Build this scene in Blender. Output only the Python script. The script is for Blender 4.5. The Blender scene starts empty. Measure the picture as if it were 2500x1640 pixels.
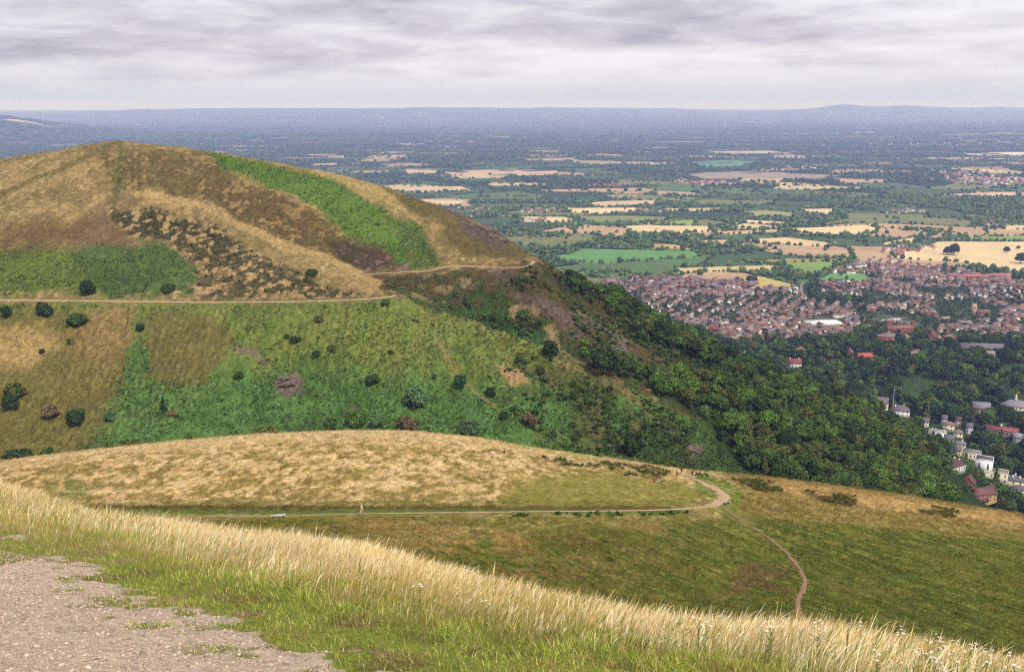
import bpy, math, random
import numpy as np
rng = np.random.default_rng(7)
random.seed(7)
SC = bpy.context.scene
COL = SC.collection

# ------------------------------------------------------------------ helpers
def srgb(r, g, b, k=1.0):
    o = []
    for c in (r, g, b):
        c = c / 255.0
        c = c / 12.92 if c <= 0.04045 else ((c + 0.055) / 1.055) ** 2.4
        o.append(c * k)
    return np.array(o)

def tag(o, label=None, cat=None, group=None, kind=None):
    if label: o['label'] = label
    if cat: o['category'] = cat
    if group: o['group'] = group
    if kind: o['kind'] = kind
    return o

def make_mesh(name, verts, faces=None, quads=None, tris=None, color=None, attrs=None, smooth=False, fmat=None):
    """numpy mesh; faces: list of (k-gon arrays)"""
    me = bpy.data.meshes.new(name)
    v = np.asarray(verts, dtype=np.float32).reshape(-1, 3)
    loops = []; starts = []; totals = []; pos = 0
    for arr, k in ((quads, 4), (tris, 3)):
        if arr is None or len(arr) == 0: continue
        arr = np.asarray(arr, dtype=np.int32).reshape(-1, k)
        loops.append(arr.ravel()); n = len(arr)
        starts.append(pos + np.arange(n, dtype=np.int32) * k); totals.append(np.full(n, k, np.int32)); pos += n * k
    if faces is not None:
        for f in faces:
            loops.append(np.asarray(f, np.int32)); starts.append(np.array([pos], np.int32)); totals.append(np.array([len(f)], np.int32)); pos += len(f)
    loops = np.concatenate(loops); starts = np.concatenate(starts); totals = np.concatenate(totals)
    me.vertices.add(len(v)); me.vertices.foreach_set('co', v.ravel())
    me.loops.add(len(loops)); me.loops.foreach_set('vertex_index', loops)
    me.polygons.add(len(starts)); me.polygons.foreach_set('loop_start', starts); me.polygons.foreach_set('loop_total', totals)
    if smooth: me.polygons.foreach_set('use_smooth', np.ones(len(starts), bool))
    if fmat is not None: me.polygons.foreach_set('material_index', np.asarray(fmat, np.int32))
    if color is not None:
        ca = me.color_attributes.new('Col', 'FLOAT_COLOR', 'POINT')
        c = np.ones((len(v), 4), np.float32); c[:, :3] = color
        ca.data.foreach_set('color', c.ravel())
    if attrs:
        for k, a in attrs.items():
            at = me.attributes.new(k, 'FLOAT', 'POINT'); at.data.foreach_set('value', np.asarray(a, np.float32))
    me.update(calc_edges=True); me.validate()
    return me

def link(name, me, mats=None, parent=None, loc=None, rotz=0, scale=None):
    o = bpy.data.objects.new(name, me); COL.objects.link(o)
    if mats is not None and me is not None:
        if not isinstance(mats, (list, tuple)): mats = [mats]
        if len(me.materials) == 0:
            for m in mats: me.materials.append(m)
    if parent is not None: o.parent = parent
    if loc is not None: o.location = loc
    if rotz: o.rotation_euler = (0, 0, rotz)
    if scale is not None: o.scale = scale if hasattr(scale, '__len__') else (scale,) * 3
    return o

def empty(name, loc=(0, 0, 0), rotz=0, scale=None):
    return link(name, None, None, None, loc, rotz, scale)

# ------------------------------------------------------------------ noise
_T = np.random.default_rng(11).random((256, 256)).astype(np.float32)
def vnoise(x, y, seed=0):
    x = np.asarray(x, np.float64) + seed * 37.17; y = np.asarray(y, np.float64) + seed * 71.93
    xi = np.floor(x).astype(np.int64); yi = np.floor(y).astype(np.int64)
    fx = (x - xi).astype(np.float32); fy = (y - yi).astype(np.float32)
    fx = fx * fx * (3 - 2 * fx); fy = fy * fy * (3 - 2 * fy)
    x0 = xi & 255; x1 = (xi + 1) & 255; y0 = yi & 255; y1 = (yi + 1) & 255
    a = _T[y0, x0]; b = _T[y0, x1]; c = _T[y1, x0]; d = _T[y1, x1]
    return (a + (b - a) * fx) * (1 - fy) + (c + (d - c) * fx) * fy
def fbm(x, y, octv=4, seed=0, gain=0.5):
    s = 0; amp = 1; tot = 0
    for i in range(octv):
        s = s + amp * vnoise(x, y, seed + i * 3); tot += amp; amp *= gain
        x = x * 2.03 + 0.31 * y * 0; y = y * 2.03
    return s / tot
def sstep(a, b, x):
    t = np.clip((x - a) / (b - a), 0, 1); return t * t * (3 - 2 * t)

# ------------------------------------------------------------------ camera model (35 mm lens, 13 degrees down)
W, H, CX, CY = 2380.0, 1560.0, 1190.0, 780.0
F = W * 35.0 / 36.0
PITCH = math.radians(12.97); CP, SP = math.cos(PITCH), math.sin(PITCH)
def ray(px, py):
    xr = (np.asarray(px, float) - CX) / F; yu = (CY - np.asarray(py, float)) / F
    Yd = CP + SP * yu; Zd = -SP + CP * yu
    return xr / Yd, Zd / Yd
def proj(a, e):
    f = CP - SP * e; u = SP + CP * e
    return CX + F * a / f, CY - F * u / f

cam_d = bpy.data.cameras.new('camera'); cam_d.lens = 35; cam_d.sensor_width = 36
cam_d.clip_start = 0.1; cam_d.clip_end = 200000
cam = bpy.data.objects.new('camera', cam_d); COL.objects.link(cam)
cam.rotation_euler = (math.radians(90) - PITCH, 0, 0); SC.camera = cam

# ------------------------------------------------------------------ polygon masks in photograph-plane coordinates, used to lay out land cover on the terrain
def poly_sd(px, py, poly):
    """signed distance, positive inside"""
    P = np.asarray(poly, float); n = len(P)
    d2 = np.full(px.shape, 1e18); ins = np.zeros(px.shape, bool)
    for i in range(n):
        x1, y1 = P[i]; x2, y2 = P[(i + 1) % n]
        dx, dy = x2 - x1, y2 - y1; L = dx * dx + dy * dy + 1e-9
        t = np.clip(((px - x1) * dx + (py - y1) * dy) / L, 0, 1)
        d2 = np.minimum(d2, (px - x1 - t * dx) ** 2 + (py - y1 - t * dy) ** 2)
        c = ((y1 > py) != (y2 > py))
        if dy != 0: ins ^= c & (px < dx * (py - y1) / dy + x1)
    d = np.sqrt(d2)
    return np.where(ins, d, -d)
def line_d(px, py, pts):
    P = np.asarray(pts, float); d2 = np.full(px.shape, 1e18)
    for i in range(len(P) - 1):
        x1, y1 = P[i][:2]; x2, y2 = P[i + 1][:2]
        dx, dy = x2 - x1, y2 - y1; L = dx * dx + dy * dy + 1e-9
        t = np.clip(((px - x1) * dx + (py - y1) * dy) / L, 0, 1)
        d2 = np.minimum(d2, (px - x1 - t * dx) ** 2 + (py - y1 - t * dy) ** 2)
    return np.sqrt(d2)
def in_poly(px, py, poly):
    return poly_sd(np.asarray(px, float), np.asarray(py, float), poly) > 0

# ------------------------------------------------------------------ terrain profile: lines across the view, each (x, y, depth)
LINES = [
 [(-900,2600,1.0),(3300,2600,1.0)],
 [(-300,1561,5.0),(0,1561,5.2),(1190,1575,5.8),(1800,1600,6.6),(2380,1650,7.2),(2700,1680,7.4)],
 [(-700,1060,26),(-200,1120,24),(0,1142,22),(200,1205,20),(450,1245,18),(850,1285,16),(1000,1330,15),(1200,1390,13.5),(1400,1435,13),(1600,1468,13),(1870,1485,13),(2100,1522,12.5),(2380,1572,12),(2600,1620,12),(3000,1680,12)],
 [(-700,1180,50),(-200,1210,50),(0,1220,50),(450,1300,45),(850,1350,42),(1200,1440,40),(1600,1520,40),(1870,1545,40),(2380,1640,38),(3000,1760,38)],
 [(-700,1100,110),(-200,1130,110),(0,1150,110),(450,1230,105),(850,1255,100),(1000,1300,95),(1200,1352,90),(1400,1400,85),(1600,1432,82),(1870,1452,80),(2100,1490,78),(2380,1545,75),(3000,1660,70)],
 [(-700,1130,145),(-200,1165,140),(0,1178,138),(450,1200,136),(840,1192,136),(1200,1187,140),(1500,1184,150),(1650,1172,160),(1780,1200,158),(1900,1230,150),(2380,1300,140),(3000,1400,130)],
 [(-700,1090,185),(-200,1078,190),(0,1072,195),(150,1052,200),(400,1025,205),(600,1008,210),(800,1000,212),(950,1001,212),(1100,1015,212),(1250,1040,212),(1400,1062,210),(1600,1093,205),(1750,1104,205),(1900,1122,205),(2100,1150,200),(2380,1195,195),(2600,1240,190),(3000,1330,180)],
 [(-700,1190,300),(0,1160,300),(800,1090,300),(1600,1190,300),(2000,1250,300),(2200,1290,300),(2380,1380,300),(3000,1560,300)],
 [(-700,1120,400),(-200,1092,400),(0,1085,400),(400,1045,420),(800,1015,430),(1100,1032,430),(1400,1082,430),(1600,1112,430),(1900,1148,450),(2200,1200,470),(2380,1330,480),(3000,1500,480)],
 [(-700,720,560),(-200,692,560),(0,696,560),(300,700,560),(600,702,560),(850,697,560),(930,688,565),(1030,735,560),(1200,790,545),(1400,870,520),(1600,950,500),(1800,1010,530),(2000,1070,540),(2200,1150,560),(2380,1295,580),(3000,1470,580)],
 [(-700,580,660),(-200,545,660),(0,540,660),(300,510,690),(500,545,680),(700,590,660),(840,637,640),(1000,629,640),(1150,617,640),(1240,606,645),(1310,680,620),(1400,760,600),(1600,850,590),(1800,930,590),(2000,1010,600),(2200,1112,620),(2300,1200,640),(2380,1262,660),(3000,1440,680)],
 [(-700,480,780),(-200,402,790),(0,371,800),(100,356,805),(195,336,808),(262,325,810),(335,332,812),(440,347,815),(500,355,815),(600,370,812),(720,392,805),(800,407,800),(900,435,790),(980,465,780),(1040,487,770),(1100,513,750),(1150,535,740),(1200,572,720),(1245,598,700),(1300,632,690),(1400,680,690),(1550,775,690),(1700,842,680),(1850,898,680),(2000,960,680),(2100,1005,680),(2200,1085,690),(2300,1180,720),(2380,1232,740),(3000,1420,760)],
]
A_IN = 0.63
aG = np.concatenate([np.linspace(-1.35, -A_IN, 70)[:-1], np.linspace(-A_IN, A_IN, 1300), np.linspace(A_IN, 1.35, 70)[1:]])
NA = len(aG)
def smooth1(v, w):
    k = np.hanning(2 * w + 3)[1:-1]; k /= k.sum()
    return np.convolve(np.pad(v, w, mode='edge'), k, mode='valid')
ctlY, ctlE = [], []
for i, L in enumerate(LINES):
    L = np.array(L, float); a, e = ray(L[:, 0], L[:, 1])
    ctlY.append(smooth1(np.interp(aG, a, L[:, 2]), 24)); ctlE.append(smooth1(np.interp(aG, a, e), 14 if i > 1 else 30))
def zplain(Y):
    return np.interp(np.log(Y), np.log([600, 760, 1000, 1250, 1500, 1900, 2300, 3000, 5000, 70000]),
                     [-333, -333, -333.5, -335, -349, -371, -384, -391, -395, -395])
aD, _ = ray(np.array([-700, -200, 900, 1200, 1500, 1900, 2100, 2380, 3000]), np.full(9, 900.0))
z0 = np.interp(aG, aD, [-130, -100, -130, -200, -280, -331, -335.5, -336, -336])
ctlY.append(np.full(NA, 960.0)); ctlE.append(z0 / 960.0)
z1 = np.interp(aG, aD, [-300, -300, -320, -330, -334, -335, -335, -335, -335])
ctlY.append(np.full(NA, 1180.0)); ctlE.append(z1 / 1180.0)
ctlY.append(np.full(NA, 1400.0)); ctlE.append(np.full(NA, zplain(1400.0) / 1400.0))
CYK = np.log(np.array(ctlY)); CE = np.array(ctlE); NK = len(CYK)

def pchip_slopes(x, y):
    h = np.diff(x, axis=0); d = np.diff(y, axis=0) / h
    m = np.zeros_like(y)
    w1 = 2 * h[1:] + h[:-1]; w2 = h[1:] + 2 * h[:-1]
    same = (d[1:] * d[:-1]) > 0
    with np.errstate(divide='ignore', invalid='ignore'):
        hm = (w1 + w2) / (w1 / d[:-1] + w2 / d[1:])
    m[1:-1] = np.where(same, hm, 0)
    m[0] = d[0]; m[-1] = d[-1]
    return m
CM = pchip_slopes(CYK, CE)
def hermite(x0, x1, y0, y1, m0, m1, x):
    h = x1 - x0; t = (x - x0) / h
    return (2*t**3 - 3*t**2 + 1)*y0 + (t**3 - 2*t**2 + t)*h*m0 + (-2*t**3 + 3*t**2)*y1 + (t**3 - t**2)*h*m1

ROWS = [26, 400, 12, 12, 170, 110, 10, 14, 190, 120, 190, 10, 12, 10]    # rows between consecutive lines
gY, gE = [], []
for k in range(NK - 1):
    n = ROWS[k]
    for j in range(n + (1 if k == NK - 2 else 0)):
        t = j / n
        lx = CYK[k] + (CYK[k+1] - CYK[k]) * t
        gY.append(np.exp(lx)); gE.append(hermite(CYK[k], CYK[k+1], CE[k], CE[k+1], CM[k], CM[k+1], lx))
GY = np.array(gY); GE = np.array(gE); NR = len(GY)
rowof = np.concatenate([[0], np.cumsum(ROWS)])            # row index of each line

def base_height(X, Y):
    """terrain height at world X, Y (vectorised)"""
    X = np.atleast_1d(np.asarray(X, float)); Y = np.atleast_1d(np.asarray(Y, float))
    a = np.clip(X / Y, -1.349, 1.349); out = np.empty(len(X))
    j = np.clip(np.searchsorted(aG, a) - 1, 0, NA - 2); w = (a - aG[j]) / (aG[j+1] - aG[j])
    cy = CYK[:, j] * (1 - w) + CYK[:, j+1] * w; ce = CE[:, j] * (1 - w) + CE[:, j+1] * w; cm = CM[:, j] * (1 - w) + CM[:, j+1] * w
    ly = np.log(Y); k = np.clip((ly[None, :] >= cy).sum(0) - 1, 0, NK - 2); r = np.arange(len(X))
    lc = np.clip(ly, cy[k, r], cy[k+1, r])
    e = hermite(cy[k, r], cy[k+1, r], ce[k, r], ce[k+1, r], cm[k, r], cm[k+1, r], lc)
    z = e * Y
    return np.where(Y > 1395, plain_height(X, Y), z)

def plain_height(X, Y):
    z = zplain(Y)
    f = sstep(2300, 5000, Y)
    z = z + f * (fbm(X / 1500, Y / 1500, 3, 5) - 0.5) * 18
    g = sstep(6000, 16000, Y)
    z = z + g * (fbm(X / 5000, Y / 5000, 4, 9) - 0.5) * 110
    a = X / Y
    # far ridges on the horizon
    def ridge(a0, wa, y0, wy, h): return h * np.exp(-((a - a0) / wa) ** 2) * np.exp(-((Y - y0) / wy) ** 2)
    z = z - 0.25 * Y ** 2 / 12.742e6 + 240 * sstep(22000, 38000, Y)
    z = z + ridge(-0.50, 0.055, 14500, 1800, 250) + ridge(-0.42, 0.05, 15500, 1600, 80)
    z = z + ridge(-0.25, 0.17, 33000, 5000, 150) + ridge(-0.05, 0.11, 35000, 4500, 120)
    z = z + ridge(0.325, 0.022, 38000, 4000, 125) + ridge(0.35, 0.085, 38000, 5000, 150) + ridge(0.385, 0.028, 37000, 4000, 80) + ridge(0.48, 0.06, 37000, 4000, 110)
    z = z + ridge(0.1, 0.14, 41000, 5000, 110)
    z = z + sstep(20000, 40000, Y) * (fbm(a * 40, Y / 6000, 3, 21) - 0.5) * 60
    return z

def hit(px, py, ymin=0.0):
    """first terrain point seen through a photograph position"""
    px = np.atleast_1d(np.asarray(px, float)); py = np.atleast_1d(np.asarray(py, float))
    a, e = ray(px, py); out = np.full((len(px), 3), np.nan)
    for i in range(len(px)):
        j = int(np.clip(np.searchsorted(aG, a[i]), 1, NA - 1)); yy = GY[:, j]; ee = GE[:, j]
        ok = np.nonzero((ee >= e[i]) & (yy > max(ymin, 2)))[0]
        if len(ok):
            r = max(ok[0], 1)
            if ee[r-1] < e[i] and yy[r-1] > ymin:
                t = (e[i] - ee[r-1]) / (ee[r] - ee[r-1]); Yv = yy[r-1] + t * (yy[r] - yy[r-1])
            else: Yv = yy[r]
        else:
            YY = np.exp(np.linspace(math.log(1400), math.log(60000), 900)); EE = plain_height(a[i] * YY, YY) / YY
            ok = np.nonzero(EE >= e[i])[0]
            Yv = YY[ok[0]] if len(ok) else 60000
        out[i] = (a[i] * Yv, Yv, e[i] * Yv)
    return out
# ------------------------------------------------------------------ shared material builder
def new_mat(name):
    m = bpy.data.materials.new(name); m.use_nodes = True
    nt = m.node_tree
    for n in list(nt.nodes): nt.nodes.remove(n)
    out = nt.nodes.new('ShaderNodeOutputMaterial'); b = nt.nodes.new('ShaderNodeBsdfPrincipled')
    b.inputs['Roughness'].default_value = 0.9; b.inputs['Specular IOR Level'].default_value = 0.15
    nt.links.new(b.outputs[0], out.inputs[0])
    return m, nt, b, out
def N(nt, typ, **kw):
    n = nt.nodes.new(typ)
    for k, v in kw.items():
        if k in ('op',): n.operation = v
        elif k == 'blend': n.blend_type = v
        elif k == 'dtype': n.data_type = v
        else: n.inputs[k].default_value = v
    return n
def mult_noise(nt, colsock, scales, lo, hi, coord=None, vscale=None):
    """multiply a colour by procedural mottling"""
    tc = nt.nodes.new('ShaderNodeTexCoord') if coord is None else None
    v = tc.outputs['Object'] if coord is None else coord
    cur = colsock
    for i, s in enumerate(scales):
        vv = v
        if vscale is not None:
            mp = nt.nodes.new('ShaderNodeMapping'); mp.inputs['Scale'].default_value = vscale; nt.links.new(v, mp.inputs['Vector']); vv = mp.outputs[0]
        nz = N(nt, 'ShaderNodeTexNoise', Scale=s, Detail=4.0, Roughness=0.6); nt.links.new(vv, nz.inputs['Vector'])
        mr = N(nt, 'ShaderNodeMapRange'); mr.inputs['From Min'].default_value = 0.3; mr.inputs['From Max'].default_value = 0.7
        mr.inputs['To Min'].default_value = lo; mr.inputs['To Max'].default_value = hi
        nt.links.new(nz.outputs['Fac'], mr.inputs['Value'])
        mx = nt.nodes.new('ShaderNodeVectorMath'); mx.operation = 'SCALE'
        nt.links.new(cur, mx.inputs[0]); nt.links.new(mr.outputs[0], mx.inputs['Scale']); cur = mx.outputs[0]
    return cur
def vcol_mat(name, scales=(0.6,), lo=0.8, hi=1.2, rough=0.95, spec=0.05, bump=None, objrand=0.0, translucent=0.0):
    m, nt, b, out = new_mat(name)
    at = nt.nodes.new('ShaderNodeAttribute'); at.attribute_name = 'Col'
    c = at.outputs['Color']
    if scales: c = mult_noise(nt, c, scales, lo, hi)
    if objrand:
        oi = nt.nodes.new('ShaderNodeObjectInfo'); mr = N(nt, 'ShaderNodeMapRange')
        mr.inputs['To Min'].default_value = 1 - objrand; mr.inputs['To Max'].default_value = 1 + objrand
        nt.links.new(oi.outputs['Random'], mr.inputs['Value'])
        mx = nt.nodes.new('ShaderNodeVectorMath'); mx.operation = 'SCALE'
        nt.links.new(c, mx.inputs[0]); nt.links.new(mr.outputs[0], mx.inputs['Scale']); c = mx.outputs[0]
        mu = nt.nodes.new('ShaderNodeVectorMath'); mu.operation = 'MULTIPLY'
        nt.links.new(c, mu.inputs[0]); nt.links.new(oi.outputs['Color'], mu.inputs[1]); c = mu.outputs[0]
    nt.links.new(c, b.inputs['Base Color'])
    b.inputs['Roughness'].default_value = rough; b.inputs['Specular IOR Level'].default_value = spec
    if translucent:
        t = nt.nodes.new('ShaderNodeBsdfTranslucent'); nt.links.new(c, t.inputs[0])
        mixs = nt.nodes.new('ShaderNodeMixShader'); mixs.inputs[0].default_value = translucent
        nt.links.new(b.outputs[0], mixs.inputs[1]); nt.links.new(t.outputs[0], mixs.inputs[2]); nt.links.new(mixs.outputs[0], out.inputs[0])
    if bump:
        tc = nt.nodes.new('ShaderNodeTexCoord')
        nz = N(nt, 'ShaderNodeTexNoise', Scale=bump[0], Detail=5.0, Roughness=0.65); nt.links.new(tc.outputs['Object'], nz.inputs['Vector'])
        bp = nt.nodes.new('ShaderNodeBump'); bp.inputs['Strength'].default_value = bump[1]; bp.inputs['Distance'].default_value = bump[2]
        nt.links.new(nz.outputs['Fac'], bp.inputs['Height']); nt.links.new(bp.outputs[0], b.inputs['Normal'])
    return m
def plain_mat(name, rgb, rough=0.8, spec=0.2, scales=(), lo=0.85, hi=1.15, objrand=0.0):
    m, nt, b, out = new_mat(name)
    r = nt.nodes.new('ShaderNodeRGB'); r.outputs[0].default_value = (*[float(x) for x in rgb], 1)
    c = r.outputs[0]
    if scales: c = mult_noise(nt, c, scales, lo, hi)
    if objrand:
        oi = nt.nodes.new('ShaderNodeObjectInfo'); mr = N(nt, 'ShaderNodeMapRange')
        mr.inputs['To Min'].default_value = 1 - objrand; mr.inputs['To Max'].default_value = 1 + objrand
        nt.links.new(oi.outputs['Random'], mr.inputs['Value'])
        mx = nt.nodes.new('ShaderNodeVectorMath'); mx.operation = 'SCALE'
        nt.links.new(c, mx.inputs[0]); nt.links.new(mr.outputs[0], mx.inputs['Scale']); c = mx.outputs[0]
    nt.links.new(c, b.inputs['Base Color']); b.inputs['Roughness'].default_value = rough; b.inputs['Specular IOR Level'].default_value = spec
    return m

KA = 0.66                       # display colour -> base colour under this daylight
def C(r, g, b): return srgb(r, g, b, KA)

# ------------------------------------------------------------------ paths (photograph-plane polylines: x, y, half width in metres)
HILL_PATH = [(-60, 697, 0.72), (150, 699, 0.72), (320, 701, 0.72), (520, 703, 0.72), (700, 701, 0.76), (820, 697, 0.86), (890, 692, 1.15), (922, 686, 1.58)]
HILL_PATH2 = [(836, 638, 0.56), (880, 636, 0.7), (945, 632, 0.77), (1000, 630, 0.84), (1030, 620, 0.91), (1090, 618, 0.84), (1160, 622, 0.77), (1225, 621, 0.84), (1243, 607, 0.98)]
CONTOUR_PATH = [(380, 1201, 0.34), (560, 1199, 0.34), (700, 1198, 0.38), (820, 1193, 0.42), (1000, 1191, 0.42), (1180, 1189, 0.42), (1380, 1187, 0.42), (1520, 1185, 0.42), (1600, 1181, 0.51), (1650, 1176, 0.85), (1677, 1166, 1.19), (1687, 1155, 1.32), (1681, 1146, 1.27), (1660, 1134, 1.1), (1640, 1123, 0.94), (1615, 1113, 0.59), (1590, 1106, 0.42)]
SLOPE_PATH = [(1676, 1174, 0.31), (1700, 1194, 0.28), (1740, 1219, 0.25), (1790, 1250, 0.25), (1830, 1285, 0.25), (1858, 1320, 0.25), (1871, 1345, 0.25), (1868, 1368, 0.26), (1855, 1390, 0.31), (1853, 1410, 0.31), (1862, 1440, 0.34)]

gpx, gpy = proj(np.broadcast_to(aG, GE.shape), GE)
GX = aG[None, :] * GY; GZ = GE * GY
s_fg = slice(0, rowof[3] + 1); s_sp = slice(rowof[3], rowof[7] + 1); s_hl = slice(rowof[7], NR)

def paint(c, m, col):
    m = np.clip(m, 0, 1)[..., None]; c[:] = c * (1 - m) + np.asarray(col) * m
def soft(px, py, poly, w, n=0, amp=0):
    return sstep(-w, w, poly_sd(px, py, poly) + n * amp)

# ================================================================== big hill
X, Y, Z0, px, py = (t[s_hl] for t in (GX, GY, GZ, gpx, gpy))
n_a = fbm(X / 22, Y / 30, 4, 1) - .5; n_b = fbm(X / 6, Y / 9, 4, 2) - .5; n_c = fbm(X / 60, Y / 80, 3, 3) - .5
n_d = fbm(X / 2.0, Y / 3.0, 3, 4) - .5; n_e = fbm(X / 3.4, Y / 16, 3, 6) - .5
wx = px + n_a * 56 + n_b * 30 + n_d * 26; wy = py + (fbm(X / 20, Y / 30, 3, 8) - .5) * 36 + n_b * 20 + n_d * 14
TAN, TAN2, OLIVE, BROWNOL = C(162,138,88), C(204,178,128), C(104,96,44), C(94,82,40)
GRN, BRT, DEEP, LOL = C(96,120,58), C(94,122,48), C(88,118,58), C(118,128,62)
HEATH, DARK, ROCK, PINK, DKGRN = C(84,72,42), C(64,60,36), C(122,106,98), C(130,100,88), C(56,84,42)
col = np.empty(X.shape + (3,)); col[:] = TAN
tan_mix = sstep(-.16, .1, n_a * .7 + n_b * .8 + n_d * .5)
paint(col, tan_mix * .55, OLIVE); paint(col, sstep(.1, .3, n_b + n_d * .7) * .5, TAN2)
def P(poly, w, colr, k=1.0, amp=0, nn=None, warp=True):
    m = soft(wx if warp else px, wy if warp else py, poly, w, 0 if nn is None else nn, amp) * k
    paint(col, m, colr); return m
P([(200,335),(500,352),(560,420),(800,525),(790,600),(850,640),(640,560),(470,470),(300,440),(255,440)], 14, BROWNOL, .85)
P([(475,420),(600,430),(780,520),(770,600),(640,540),(520,480)], 22, C(96,76,40), .6)
paint(col, sstep(.02, .2, n_b * .8 + n_a * .6) * .3 * (py < 690), C(124,118,62)); paint(col, sstep(.06, .2, -n_b - n_a * .5 + n_d * .3) * .45 * (py < 690), C(182,154,100)); paint(col, sstep(.56, .63, fbm(X / 9, Y / 14, 3, 45)) * .35 * (py < 600), C(92,84,46))
# summit tracks
paint(col, (1 - sstep(5, 13, line_d(wx * .6 + px * .4, py, [(272,330),(268,400),(270,450),(262,520)]))) * .75, C(100,104,44))
paint(col, (1 - sstep(3, 9, line_d(px, wy * .3 + py * .7, [(262,330),(215,362),(120,400),(0,452),(-80,490)]))) * .7, C(104,96,46))
P([(0,520),(240,500),(330,560),(240,575),(0,590)], 16, C(112,88,52), .8)
P([(215,480),(280,448),(330,470),(300,520),(230,530)], 14, C(118,98,66), .6)
P([(-100,570),(120,575),(225,595),(300,625),(250,680),(0,692),(-100,690)], 22, C(92,112,44), .9)
g1 = P([(150,585),(240,562),(350,558),(425,590),(458,632),(446,682),(240,692),(205,640)], 9, C(80,102,50), .95)
# dark heather islands with straw gaps
D = soft(wx, wy, [(235,492),(370,482),(480,505),(550,545),(620,600),(770,660),(880,692),(440,692),(455,625),(405,572),(300,555)], 14)
cell = fbm(X / 4.2, Y / 7, 5, 12, .6)
up = sstep(600, 540, py)
paint(col, D * .85, C(178,148,102)); paint(col, D * sstep(.45, .50, cell + up * .04) * .95, C(64,62,34)); paint(col, D * sstep(.50, .56, fbm(X / 2.4, Y / 4, 4, 31)) * (1 - up * .8) * .8, C(104,92,58))
# bright bracken streak
P([(485,356),(590,380),(700,402),(800,432),(870,470),(920,500),(985,540),(1030,600),(1010,625),(940,628),(880,585),(800,530),(740,485),(650,445),(560,405),(510,380)], 9, C(76,106,46), .9)
paint(col, soft(wx, wy, [(485,356),(590,380),(700,402),(800,432),(870,470),(985,540),(1030,600),(940,628),(800,530),(650,445),(560,405)], 20) * sstep(.0, .16, n_a + n_b * .6) * .55, C(112,112,52))
b1 = P([(488,358),(590,378),(700,402),(800,432),(852,456),(885,492),(915,540),(945,590),(975,618),(905,595),(830,543),(750,488),(690,455),(627,434),(560,402)], 16, BRT, .9)
P([(690,392),(800,408),(880,430),(930,462),(1030,525),(1010,524),(900,472),(800,430)], 5, C(172,150,92), .8)
P([(880,432),(960,455),(1060,500),(1150,540),(1250,600),(1100,590),(1000,520)], 10, C(96,86,46), .85)
P([(1040,490),(1100,514),(1150,538),(1190,572),(1120,560),(1060,520)], 8, C(98,86,74), .8)
P([(770,560),(830,552),(905,598),(945,628),(850,640),(790,605)], 12, C(64,56,34), .9)
paint(col, soft(wx, wy, [(800,575),(960,590),(950,630),(840,636)], 10) * sstep(.58, .64, fbm(X / 5, Y / 7, 3, 41)) * .7, C(140,108,100))
# crest line of the spur
paint(col, (1 - sstep(4, 15, line_d(wx * .4 + px * .6, wy * .4 + py * .6, [(320,452),(470,470),(560,520),(650,565),(770,605),(840,640),(905,678),(932,690)]))) * .8, C(182,154,100))
# gully and right-hand face
R = [(845,640),(1000,630),(1240,607),(1320,640),(1450,700),(1600,800),(1750,900),(1720,1040),(1640,1010),(1540,1000),(1420,930),(1300,850),(1170,795),(1060,745),(935,694)]
r1 = P(R, 8, HEATH, .95)
paint(col, r1 * sstep(.05, .2, n_a + n_b), C(70,86,42)); paint(col, r1 * sstep(.0, .16, fbm(X / 11, Y / 14, 3, 17) - .56) * .8, C(148,126,90))
P([(1000,690),(1130,700),(1260,770),(1360,850),(1250,840),(1130,770),(1040,720)], 16, C(64,96,46), .85)
P([(1120,622),(1210,640),(1310,725),(1415,775),(1340,775),(1230,700)], 12, C(112,94,84), .85)
P([(1150,640),(1240,640),(1440,730),(1560,800),(1480,790),(1350,730),(1240,690)], 12, C(78,72,38), .8)
P([(1400,760),(1440,770),(1470,815),(1440,820)], 5, ROCK, .9)
P([(1450,790),(1600,820),(1680,870),(1690,900),(1560,860)], 12, C(82,74,40), .9)
# lower slopes below the path
low = sstep(2, -2, -(py - 702 - (px > 930) * ((px - 930) * .47)))
low = sstep(-3, 3, py - (np.interp(px, [0, 930, 1080, 1200, 1330, 1440, 1560, 1640, 1800], [702, 694, 734, 780, 828, 890, 960, 985, 1000]) + n_a * 26 * (px > 960) + n_b * 12 * (px > 960)))
base = np.empty_like(col); base[:] = LOL
paint_base = lambda m, c: paint(base, m, c)
paint_base(sstep(-.05, .2, n_a + n_b * .7) * .5, C(126,124,62)); paint_base(sstep(.0, .2, n_e + n_b * .4) * .45, C(80,112,46))
dp = sstep(-40, 40, wy - 860 + (px < 480) * (px - 480) * -.25 - np.clip(px - 700, 0, 500) * .06)
paint_base(dp, DEEP); paint_base(dp * sstep(.02, .2, n_b + n_d * .8) * .6, C(92,126,68)); paint_base(dp * sstep(.08, .26, n_a * 1.2 + n_b * .5) * .55, C(88,96,48))
paint_base(soft(wx, wy, [(-100,720),(290,720),(310,860),(265,900),(250,990),(165,1080),(-100,1090)], 34), C(116,108,54))
paint_base(soft(wx, wy, [(-100,750),(90,775),(130,800),(70,862),(-100,870)], 20) * .8, C(178,150,94))
paint_base(soft(wx, wy, [(170,720),(300,705),(300,780),(250,860),(150,800)], 24) * .6, C(158,128,80))
tr = soft(wx * .7 + px * .3, wy, [(338,715),(480,738),(545,785),(515,850),(460,890),(380,884),(345,870),(340,800)], 12); paint_base(tr * .8, C(114,102,54))
paint_base(soft(wx, wy, [(300,800),(338,790),(345,885),(280,880)], 6), C(88,116,58))
paint_base(soft(wx, wy, [(1150,850),(1215,860),(1232,892),(1190,900)], 9) * .9, C(172,140,98))
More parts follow.
